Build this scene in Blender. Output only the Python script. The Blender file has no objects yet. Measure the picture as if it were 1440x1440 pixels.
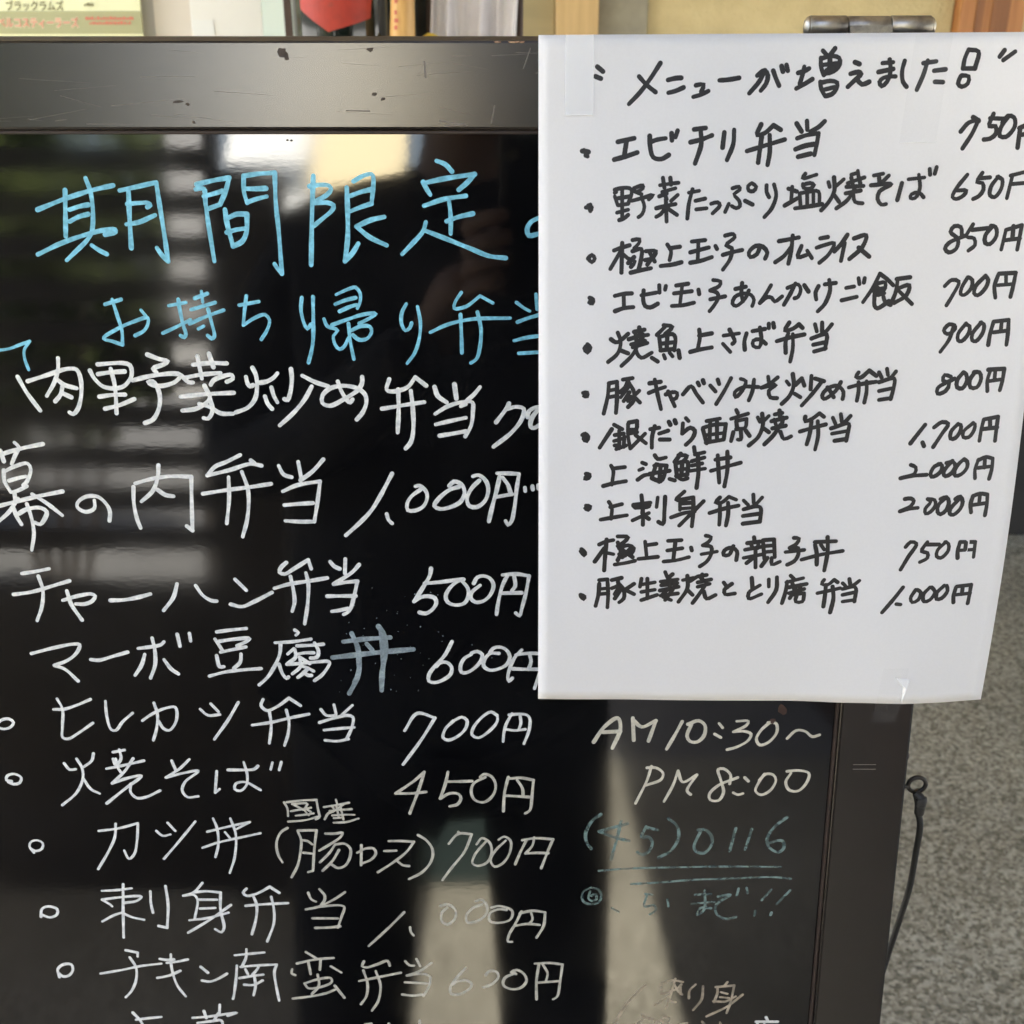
import bpy, bmesh, math, random
from mathutils import Vector, Matrix, Euler
R = math.radians
S = bpy.context.scene
col = S.collection
# ---------------------------------------------------------------- camera
cd = bpy.data.cameras.new('camera'); cam = bpy.data.objects.new('camera', cd); col.objects.link(cam)
cam.location = (0, 0, 1.35); cam.rotation_euler = (R(90 - 24.5), 0, 0)
cd.sensor_fit = 'HORIZONTAL'; cd.sensor_width = 36; cd.lens = 41.5
cd.clip_start = 0.02; cd.clip_end = 400
cd.dof.use_dof = True; cd.dof.focus_distance = 0.535; cd.dof.aperture_fstop = 21
S.camera = cam
# ---------------------------------------------------------------- world, sun, exposure
SUN_EL, SUN_AZ = 75, -4          # azimuth measured from +Y (behind the board) towards +X
W = bpy.data.worlds.new('World'); S.world = W; W.use_nodes = True
wn = W.node_tree; wn.nodes.clear()
sky = wn.nodes.new('ShaderNodeTexSky'); sky.sky_type = 'NISHITA'; sky.sun_disc = False
sky.sun_elevation = R(SUN_EL); sky.sun_rotation = R(SUN_AZ); sky.air_density = 1.0; sky.dust_density = 5; sky.ozone_density = .5
bg = wn.nodes.new('ShaderNodeBackground'); bg.inputs[1].default_value = 0.09
wo = wn.nodes.new('ShaderNodeOutputWorld')
wn.links.new(sky.outputs[0], bg.inputs[0]); wn.links.new(bg.outputs[0], wo.inputs[0])
sl = bpy.data.lights.new('sun', 'SUN'); sl.energy = 5.0; sl.angle = R(0.6); sl.color = (1, .95, .87)
so = bpy.data.objects.new('sun', sl); col.objects.link(so)
sd = Vector((math.cos(R(SUN_EL)) * math.sin(R(SUN_AZ)), math.cos(R(SUN_EL)) * math.cos(R(SUN_AZ)), math.sin(R(SUN_EL))))
so.rotation_euler = sd.to_track_quat('Z', 'Y').to_euler(); so.location = sd * 20
S.view_settings.view_transform = 'Standard'; S.view_settings.look = 'None'
S.view_settings.exposure = 4.0; S.view_settings.gamma = 1

# ---------------------------------------------------------------- materials
def mat(name, base=(.5, .5, .5), rough=.5, metal=0, ior=1.5, noise=None, bump=None, spec=None, coat=0):
    m = bpy.data.materials.new(name); m.use_nodes = True
    nt = m.node_tree; b = nt.nodes['Principled BSDF']
    b.inputs['Base Color'].default_value = (*base, 1); b.inputs['Roughness'].default_value = rough
    b.inputs['Metallic'].default_value = metal; b.inputs['IOR'].default_value = ior
    if spec is not None: b.inputs['Specular IOR Level'].default_value = spec
    if coat: b.inputs['Coat Weight'].default_value = coat; b.inputs['Coat Roughness'].default_value = .12
    tc = nt.nodes.new('ShaderNodeTexCoord')
    if noise:                       # (scale, colour2, stretch, contrast)
        sc, c2, st, lo, hi = noise
        mp = nt.nodes.new('ShaderNodeMapping'); mp.inputs['Scale'].default_value = st
        n = nt.nodes.new('ShaderNodeTexNoise'); n.inputs['Scale'].default_value = sc; n.inputs['Detail'].default_value = 6; n.inputs['Roughness'].default_value = .6
        r = nt.nodes.new('ShaderNodeValToRGB'); r.color_ramp.elements[0].position = lo; r.color_ramp.elements[1].position = hi
        r.color_ramp.elements[0].color = (*base, 1); r.color_ramp.elements[1].color = (*c2, 1)
        nt.links.new(tc.outputs['Object'], mp.inputs[0]); nt.links.new(mp.outputs[0], n.inputs[0])
        nt.links.new(n.outputs[0], r.inputs[0]); nt.links.new(r.outputs[0], b.inputs['Base Color'])
    if bump:                        # (scale, distance, stretch)
        sc, di, st = bump
        mp = nt.nodes.new('ShaderNodeMapping'); mp.inputs['Scale'].default_value = st
        n = nt.nodes.new('ShaderNodeTexNoise'); n.inputs['Scale'].default_value = sc; n.inputs['Detail'].default_value = 4
        bn = nt.nodes.new('ShaderNodeBump'); bn.inputs['Distance'].default_value = di; bn.inputs['Strength'].default_value = 1
        nt.links.new(tc.outputs['Object'], mp.inputs[0]); nt.links.new(mp.outputs[0], n.inputs[0])
        nt.links.new(n.outputs[0], bn.inputs['Height']); nt.links.new(bn.outputs[0], b.inputs['Normal'])
    return m
def addrough(m, scale, lo, hi, a=.4, b=.7, stretch=(1, 1, 1)):
    nt = m.node_tree; p = nt.nodes['Principled BSDF']; tc = nt.nodes.new('ShaderNodeTexCoord')
    mp = nt.nodes.new('ShaderNodeMapping'); mp.inputs['Scale'].default_value = stretch
    n = nt.nodes.new('ShaderNodeTexNoise'); n.inputs['Scale'].default_value = scale; n.inputs['Detail'].default_value = 8
    r = nt.nodes.new('ShaderNodeMapRange'); r.inputs['From Min'].default_value = a; r.inputs['From Max'].default_value = b
    r.inputs['To Min'].default_value = lo; r.inputs['To Max'].default_value = hi
    nt.links.new(tc.outputs['Object'], mp.inputs[0]); nt.links.new(mp.outputs[0], n.inputs[0])
    nt.links.new(n.outputs[0], r.inputs[0]); nt.links.new(r.outputs[0], p.inputs['Roughness'])

M = {}
M['acrylic'] = mat('black_acrylic', (.0025, .0025, .003), .06, ior=1.60, noise=(9, (.007, .007, .0075), (1, 1, 1), .45, .8), bump=(230, .000004, (1, 2.2, 1)))
addrough(M['acrylic'], 14, .04, .08)
M['frame'] = mat('frame_lacquer', (.005, .0034, .0028), .25, ior=1.62, noise=(18, (.012, .008, .0065), (1, 6, 1), .35, .75))
M['frame_dark'] = mat('frame_wood_edge', (.016, .008, .006), .55, noise=(60, (.035, .018, .012), (1, 8, 1), .4, .7))
M['chip'] = mat('bare_chipped_wood', (.55, .36, .22), .8, noise=(500, (.30, .17, .1), (1, 1, 1), .4, .6))
M['chip_pink'] = mat('chipped_pink_primer', (.42, .27, .25), .8, noise=(700, (.10, .05, .05), (1, 1, 1), .45, .55))
M['chip_dark'] = mat('dark_gouge', (.045, .032, .024), .7)
M['paper'] = mat('copy_paper', (.85, .84, .845), .85, noise=(900, (.825, .815, .82), (1, 1, 1), .3, .7), bump=(7, .006, (1, 1, 1)))
# thin paper lets a little light through
nt = M['paper'].node_tree; tr = nt.nodes.new('ShaderNodeBsdfTranslucent'); tr.inputs[0].default_value = (.8, .78, .74, 1)
mx = nt.nodes.new('ShaderNodeMixShader'); mx.inputs[0].default_value = .14
o = nt.nodes['Material Output']; nt.links.new(nt.nodes['Principled BSDF'].outputs[0], mx.inputs[1]); nt.links.new(tr.outputs[0], mx.inputs[2]); nt.links.new(mx.outputs[0], o.inputs[0])
M['ink'] = mat('black_marker', (.013, .012, .012), .55, noise=(350, (.022, .02, .02), (1, 1, 1), .4, .7))
def paint(name, c1, c2, rough=.5, fade=0, fl=.45, fh=.6, sc=900):
    m = mat(name, c1, rough, noise=(sc, c2, (1, 1, 1), .35, .65))
    if fade:
        nt = m.node_tree; tcn = nt.nodes.new('ShaderNodeTexCoord'); n = nt.nodes.new('ShaderNodeTexNoise'); n.inputs['Scale'].default_value = 160; n.inputs['Detail'].default_value = 6
        r = nt.nodes.new('ShaderNodeMapRange'); r.inputs['From Min'].default_value = fl; r.inputs['From Max'].default_value = fh
        r.inputs['To Min'].default_value = 1 - fade; r.inputs['To Max'].default_value = 1
        nt.links.new(tcn.outputs['Object'], n.inputs[0]); nt.links.new(n.outputs[0], r.inputs[0]); nt.links.new(r.outputs[0], nt.nodes['Principled BSDF'].inputs['Alpha'])
    return m
M['blue'] = paint('light_blue_chalk_marker', (.25, .66, .84), (.13, .42, .57), fade=.2, sc=420)
M['white'] = paint('white_chalk_marker', (.88, .88, .85), (.62, .64, .64), fade=.12, sc=420)
M['grey'] = paint('wiped_grey_marker', (.36, .43, .46), (.22, .28, .31), fade=.35)
M['white_shade'] = paint('shaded_white_marker', (.66, .64, .55), (.46, .44, .38), fade=.2, sc=420)  # white marker with the lower-right shade put into its colour
M['cream'] = paint('cream_chalk_marker', (.74, .70, .58), (.60, .56, .46), fade=.2)
M['tan'] = paint('tan_chalk_marker', (.50, .42, .31), (.38, .32, .24), fade=.45)
M['teal'] = paint('faded_teal_marker', (.20, .29, .27), (.12, .19, .18), fade=.6)
M['scratch'] = mat('pale_scratch', (.16, .14, .12), .6)
M['steel'] = mat('hinge_steel', (.50, .45, .37), .3, metal=1, noise=(120, (.26, .235, .21), (1, 1, 1), .4, .65))
addrough(M['steel'], 200, .34, .5)
M['cord'] = mat('black_cord', (.009, .009, .0085), .6, bump=(1500, .0002, (1, 1, 1)))
M['tape'] = mat('clear_tape', (.9, .9, .9), .12)
p = M['tape'].node_tree.nodes['Principled BSDF']; p.inputs['Alpha'].default_value = .025
addrough(M['tape'], 60, .06, .3)
M['tape_sheen'] = mat('tape_painted_sheen', (.95, .95, .95), .35, ior=1.9)  # clear tape with its glossy sky sheen put into a whiter colour
p = M['tape_sheen'].node_tree.nodes['Principled BSDF']; p.inputs['Alpha'].default_value = .5
M['stucco'] = mat('yellow_stucco', (.60, .49, .26), .9, noise=(14, (.50, .40, .21), (1, 1, 1), .35, .7), bump=(130, .003, (1, 1, 1)))
M['skirt'] = mat('dark_wall_base', (.012, .009, .007), .6, noise=(9, (.022, .017, .013), (1, 1, 1), .4, .7))
M['khaki'] = mat('khaki_trim', (.36, .29, .15), .7, noise=(5, (.30, .25, .13), (1, 1, 6), .3, .7))
M['tanwood'] = mat('tan_timber', (.62, .42, .19), .55, noise=(8, (.50, .33, .14), (8, 8, .7), .3, .7))
M['greystone'] = mat('grey_stone', (.32, .29, .21), .8, noise=(22, (.22, .20, .15), (1, 1, 1), .3, .7))
M['jamb'] = mat('orange_timber', (.50, .22, .07), .5, noise=(7, (.36, .14, .04), (12, 12, .6), .3, .7))
M['jamb_dark'] = mat('dark_orange_timber', (.26, .10, .03), .5, noise=(7, (.19, .07, .02), (12, 12, .6), .3, .7))
M['darkwood'] = mat('dark_brown_timber', (.045, .022, .014), .5, noise=(30, (.075, .04, .027), (10, 10, 1), .35, .7), bump=(60, .0006, (8, 8, 1)))
M['poster'] = mat('poster_yellow', (.82, .82, .52), .6)
M['poster_bar'] = mat('poster_khaki_bar', (.42, .41, .22), .6)
M['print_red'] = mat('poster_red_print', (.72, .20, .14), .6)
M['print_cream'] = mat('poster_pale_outline', (.80, .74, .50), .6)
M['print_dark'] = mat('poster_dark_print', (.17, .15, .05), .6)
M['card'] = mat('white_card', (.82, .80, .74), .5, noise=(6, (.76, .75, .68), (1, 1, 1), .3, .7))
M['card_green'] = mat('pale_green_plastic', (.70, .80, .72), .25)
M['photo_print'] = mat('photo_print', (.72, .66, .58), .4, noise=(16, (.75, .30, .22), (1, 1, 1), .60, .68))
M['grey_card'] = mat('grey_card', (.42, .40, .37), .5)
M['bottle'] = mat('dark_bottle_glass', (.008, .012, .010), .05, coat=.4)
M['black_plastic'] = mat('black_plastic', (.012, .012, .013), .25)
M['label_red'] = mat('red_label_paper', (.42, .030, .012), .5, noise=(45, (.30, .022, .01), (1, 1, 1), .4, .7))
M['label_ink'] = mat('label_dark_print', (.30, .035, .02), .6)
M['label_white'] = mat('white_label_print', (.8, .8, .76), .5)
M['bamboo'] = mat('bamboo_wood', (.66, .40, .13), .45, noise=(25, (.52, .28, .08), (6, 6, 1), .35, .7))
M['brand'] = mat('red_stamp_ink', (.45, .10, .05), .6)
M['yellow_cap'] = mat('yellow_plastic', (.70, .50, .05), .4)
M['towel'] = mat('white_towel', (.74, .72, .74), .95, noise=(14, (.66, .62, .64), (1, 1, 1), .35, .7), bump=(420, .0012, (1, 1, 1)))
M['shelf'] = mat('shelf_wood', (.12, .07, .04), .5, noise=(8, (.08, .045, .025), (1, 9, 9), .3, .7))
M['roof'] = mat('porch_ceiling_boards', (.34, .30, .24), .8)
M['slat'] = mat('dark_fence_timber', (.030, .024, .018), .6, noise=(12, (.05, .04, .03), (.6, 8, 8), .35, .7))
M['lowwall'] = mat('dark_low_wall', (.04, .065, .06), .8)
M['leaf'] = mat('shrub_leaf', (.11, .14, .045), .5, noise=(3, (.15, .17, .07), (1, 1, 1), .35, .7))
M['leaf2'] = mat('tree_leaf', (.07, .12, .03), .5, noise=(2, (.11, .16, .04), (1, 1, 1), .35, .7))
for kk in ('leaf', 'leaf2'):
    M[kk].node_tree.nodes['Principled BSDF'].inputs['Transmission Weight'].default_value = 0
    nt = M[kk].node_tree; tr = nt.nodes.new('ShaderNodeBsdfTranslucent'); tr.inputs[0].default_value = (.17, .21, .07, 1); mx = nt.nodes.new('ShaderNodeMixShader'); mx.inputs[0].default_value = .4
    nt.links.new(nt.nodes['Principled BSDF'].outputs[0], mx.inputs[1]); nt.links.new(tr.outputs[0], mx.inputs[2]); nt.links.new(mx.outputs[0], nt.nodes['Material Output'].inputs[0])
M['bark'] = mat('bark', (.09, .065, .045), .9)
M['post_white'] = mat('white_painted_post', (.78, .78, .74), .6)
M['cream_wall'] = mat('cream_render', (.74, .64, .40), .85)
M['white_wall'] = mat('white_render', (.8, .82, .80), .8)
M['tile'] = mat('grey_roof_tile', (.16, .16, .17), .6)
M['glass'] = mat('window_glass', (.03, .04, .045), .06)
M['cloth'] = mat('charcoal_jacket', (.014, .014, .016), .9, bump=(60, .003, (1, 1, 1)))
M['trouser'] = mat('black_trousers', (.010, .010, .012), .9)
M['skin'] = mat('skin', (.20, .12, .085), .6)
M['hair'] = mat('black_hair', (.008, .007, .007), .45, bump=(200, .002, (1, 1, 6)))
M['shoe'] = mat('black_shoe', (.015, .015, .015), .4)

def terrazzo(name, c0, c1, c2, cell=150):
    m = bpy.data.materials.new(name); m.use_nodes = True; nt = m.node_tree; b = nt.nodes['Principled BSDF']
    tc = nt.nodes.new('ShaderNodeTexCoord')
    v = nt.nodes.new('ShaderNodeTexVoronoi'); v.inputs['Scale'].default_value = cell
    r = nt.nodes.new('ShaderNodeValToRGB'); e = r.color_ramp.elements
    e[0].position = .0; e[0].color = (*c0, 1); e[1].position = 1; e[1].color = (*c2, 1)
    k = r.color_ramp.elements.new(.45); k.color = (*c1, 1)
    sp = nt.nodes.new('ShaderNodeSeparateColor')
    n = nt.nodes.new('ShaderNodeTexNoise'); n.inputs['Scale'].default_value = 1.7; n.inputs['Detail'].default_value = 5
    n2 = nt.nodes.new('ShaderNodeTexNoise'); n2.inputs['Scale'].default_value = 90; n2.inputs['Detail'].default_value = 3
    mm = nt.nodes.new('ShaderNodeMapRange'); mm.inputs['From Min'].default_value = .3; mm.inputs['From Max'].default_value = .7; mm.inputs['To Min'].default_value = .75; mm.inputs['To Max'].default_value = 1.15
    mu = nt.nodes.new('ShaderNodeMix'); mu.data_type = 'RGBA'; mu.blend_type = 'MULTIPLY'; mu.inputs['Factor'].default_value = 1
    ad = nt.nodes.new('ShaderNodeMath'); ad.operation = 'ADD'; ad.use_clamp = True
    sb = nt.nodes.new('ShaderNodeMath'); sb.operation = 'MULTIPLY_ADD'; sb.inputs[1].default_value = 1.2; sb.inputs[2].default_value = -.6
    L = nt.links.new
    L(tc.outputs['Object'], v.inputs['Vector']); L(tc.outputs['Object'], n.inputs[0]); L(tc.outputs['Object'], n2.inputs[0])
    L(v.outputs['Color'], sp.inputs[0]); L(n2.outputs[0], sb.inputs[0]); L(sp.outputs[0], ad.inputs[0]); L(sb.outputs[0], ad.inputs[1])
    L(ad.outputs[0], r.inputs[0]); L(n.outputs[0], mm.inputs[0]); L(r.outputs[0], mu.inputs['A']); L(mm.outputs[0], mu.inputs['B'])
    L(mu.outputs['Result'], b.inputs['Base Color']); b.inputs['Roughness'].default_value = .55
    bn = nt.nodes.new('ShaderNodeBump'); bn.inputs['Distance'].default_value = .001
    L(v.outputs['Distance'], bn.inputs['Height']); L(bn.outputs[0], b.inputs['Normal'])
    return m
M['floor'] = terrazzo('washed_gravel_floor', (.085, .078, .055), (.20, .185, .14), (.36, .34, .27), 175)
M['road'] = mat('asphalt_ground', (.10, .10, .095), .9, noise=(6, (.15, .148, .14), (1, 1, 1), .3, .7))

# ---------------------------------------------------------------- builders
def link(name, me, m=None, parent=None, loc=None, rot=None):
    o = bpy.data.objects.new(name, me); col.objects.link(o)
    if m is not None and me is not None: me.materials.append(m)
    if parent is not None: o.parent = parent
    if loc is not None: o.location = loc
    if rot is not None: o.rotation_euler = rot
    return o
def tag(o, label=None, cat=None, group=None, kind=None):
    if label: o['label'] = label
    if cat: o['category'] = cat
    if group: o['group'] = group
    if kind: o['kind'] = kind
    return o
def thing(name, loc, label, cat, group=None, rot=(0, 0, 0)):
    o = link(name, None, loc=loc, rot=rot); return tag(o, label, cat, group)
def from_bm(name, bm, m, parent=None, smooth=False, **k):
    me = bpy.data.meshes.new(name); bm.normal_update(); bm.to_mesh(me); bm.free()
    if smooth:
        for p in me.polygons: p.use_smooth = True
    return link(name, me, m, parent, **k)
def bmbox(bm, x0, y0, z0, x1, y1, z1, bev=0, seg=2):
    vs = [bm.verts.new((x, y, z)) for x in (x0, x1) for y in (y0, y1) for z in (z0, z1)]
    fs = [bm.faces.new([vs[i] for i in q]) for q in ((0, 1, 3, 2), (4, 6, 7, 5), (0, 4, 5, 1), (2, 3, 7, 6), (0, 2, 6, 4), (1, 5, 7, 3))]
    if bev:
        es = list({e for f in fs for e in f.edges})
        bmesh.ops.bevel(bm, geom=es, offset=bev, segments=seg, profile=.5, affect='EDGES')
def box(name, a, b, m, parent=None, bev=0, smooth=False, **k):
    bm = bmesh.new(); bmbox(bm, *a, *b, bev=bev); return from_bm(name, bm, m, parent, smooth, **k)
def tube(bm, pts, rad, seg=12, cap=True):
    pts = [Vector(p) for p in pts]; rings = []
    rr = rad if isinstance(rad, (list, tuple)) else [rad] * len(pts)
    up = None
    for i, p in enumerate(pts):
        d = (pts[min(i + 1, len(pts) - 1)] - pts[max(i - 1, 0)]).normalized()
        if up is None: up = d.orthogonal().normalized()
        s = d.cross(up)
        if s.length < 1e-6: s = d.orthogonal()
        s.normalize(); up = s.cross(d).normalized()
        rings.append([bm.verts.new(p + (s * math.cos(a) + up * math.sin(a)) * rr[i]) for a in [2 * math.pi * k / seg for k in range(seg)]])
    for a, b in zip(rings, rings[1:]):
        for k in range(seg): bm.faces.new((a[k], a[(k + 1) % seg], b[(k + 1) % seg], b[k]))
    if cap:
        bm.faces.new(rings[0][::-1]); bm.faces.new(rings[-1])
def lathe(bm, prof, seg=40, c=(0, 0, 0)):
    rings = []
    for r, z in prof:
        rings.append([bm.verts.new((c[0] + r * math.cos(2 * math.pi * k / seg), c[1] + r * math.sin(2 * math.pi * k / seg), c[2] + z)) for k in range(seg)])
    for a, b in zip(rings, rings[1:]):
        for k in range(seg): bm.faces.new((a[k], a[(k + 1) % seg], b[(k + 1) % seg], b[k]))
    bm.faces.new(rings[0][::-1]); bm.faces.new(rings[-1])

# ---------------------------------------------------------------- the setting
def plane(name, x0, y0, x1, y1, z, m):
    me = bpy.data.meshes.new(name); me.from_pydata([(x0, y0, z), (x1, y0, z), (x1, y1, z), (x0, y1, z)], [], [(0, 1, 2, 3)])
    return tag(link(name, me, m), kind='structure')
tag(plane('ground', -150, -150, 150, 150, -.012, M['road']), 'grey asphalt ground reaching away from the porch')
tag(box('pavement', (-7, -4.6, -.0118), (-.62, -2.26, -.004), mat('light_paving', (.26, .25, .22), .9, noise=(5, (.34, .33, .29), (1, 1, 1), .3, .7))), 'light paving beyond the slat fence', kind='structure')
fl = box('porch_floor', (-5, -2.25, -.011), (5, 2.83, 0), M['floor']); tag(fl, 'speckled washed gravel floor of the porch', kind='structure')
# wall behind the board: stucco panel with timber strips
sc = thing('added_screen', (1.0, -1.2, 0), 'added dark timber screen that darkens the right side of the reflections', 'screen')  # unseen screen, added to darken the right rail and reflection
for k in range(22): box('added_screen_board', (0, -2.9 + .16 * k, 0), (.02, -2.9 + .16 * k + .157, 1.75), M['darkwood'], sc, bev=.002)
wall = thing('entrance_wall', (0, 2.83, 0), 'yellow stucco entrance wall with timber strips behind the board', 'wall')
def wb(name, x0, x1, z0, z1, y0, y1, m, bev=.002, label=None):
    o = box(name, (x0, y0, z0), (x1, y1, z1), m, wall, bev=bev)
    if label: o['label'] = label
    return o
wb('stucco', .300, .975, .36, 2.6, 0, .12, M['stucco'])
wb('stucco', 1.120, 5, .36, 2.6, .01, .12, M['stucco'])
wb('stucco', -5, -.001, .36, 2.6, .02, .12, M['stucco'])
wb('trim', .001, .094, .36, 2.6, -.01, .12, M['khaki'], label='khaki painted trim strip')
wb('timber_post', .096, .188, .36, 2.6, -.05, .12, M['tanwood'], label='tan timber post')
wb('stone_strip', .190, .298, .36, 2.6, -.02, .12, M['greystone'], label='grey stone strip')
wb('door_jamb', .977, 1.118, .0, 2.6, -.04, .12, M['jamb'], label='orange timber door jamb')
wb('jamb_groove', 1.010, 1.026, .36, 2.6, -.043, -.0405, M['jamb_dark'], 0)
wb('jamb_groove', 1.044, 1.082, .36, 2.6, -.043, -.0405, M['jamb_dark'], 0)
wb('wall_base', -5, .975, 0, .358, -.015, .12, M['skirt'], label='dark brown wall base')
wb('wall_base', 1.12, 5, 0, .358, -.015, .12, M['skirt'], label='dark brown wall base')
RZ, RY, RX = 2.25, -.08, -1.4
roof = thing('porch_roof', (0, 0, RZ), 'timber boarded porch roof above the menu board', 'roof')
bmc = bpy.data.meshes.new('ceiling_board'); bb = bmesh.new(); bmbox(bb, 0, RY, 0, .196, 2.95, .03, bev=.003, seg=1); bb.to_mesh(bmc); bb.free(); bmc.materials.append(M['roof'])
for i in range(32): link('ceiling_board', bmc, None, roof, loc=(RX + .2 * i, 0, 0))
box('roof_deck', (RX, RY, .032), (5, 2.95, .06), M['tile'], roof)
box('shade_deck', (RX, -1.55, .0005), (-.22, RY - .035, .05), M['tile'], roof)  # roof wings added to shade the mirrored floor left and right
box('shade_deck', (.26, -4.5, .0005), (5, RY - .035, .05), M['tile'], roof)
box('fascia', (RX, RY - .03, -.08), (5, RY - .002, .07), M['darkwood'], roof)
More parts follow.
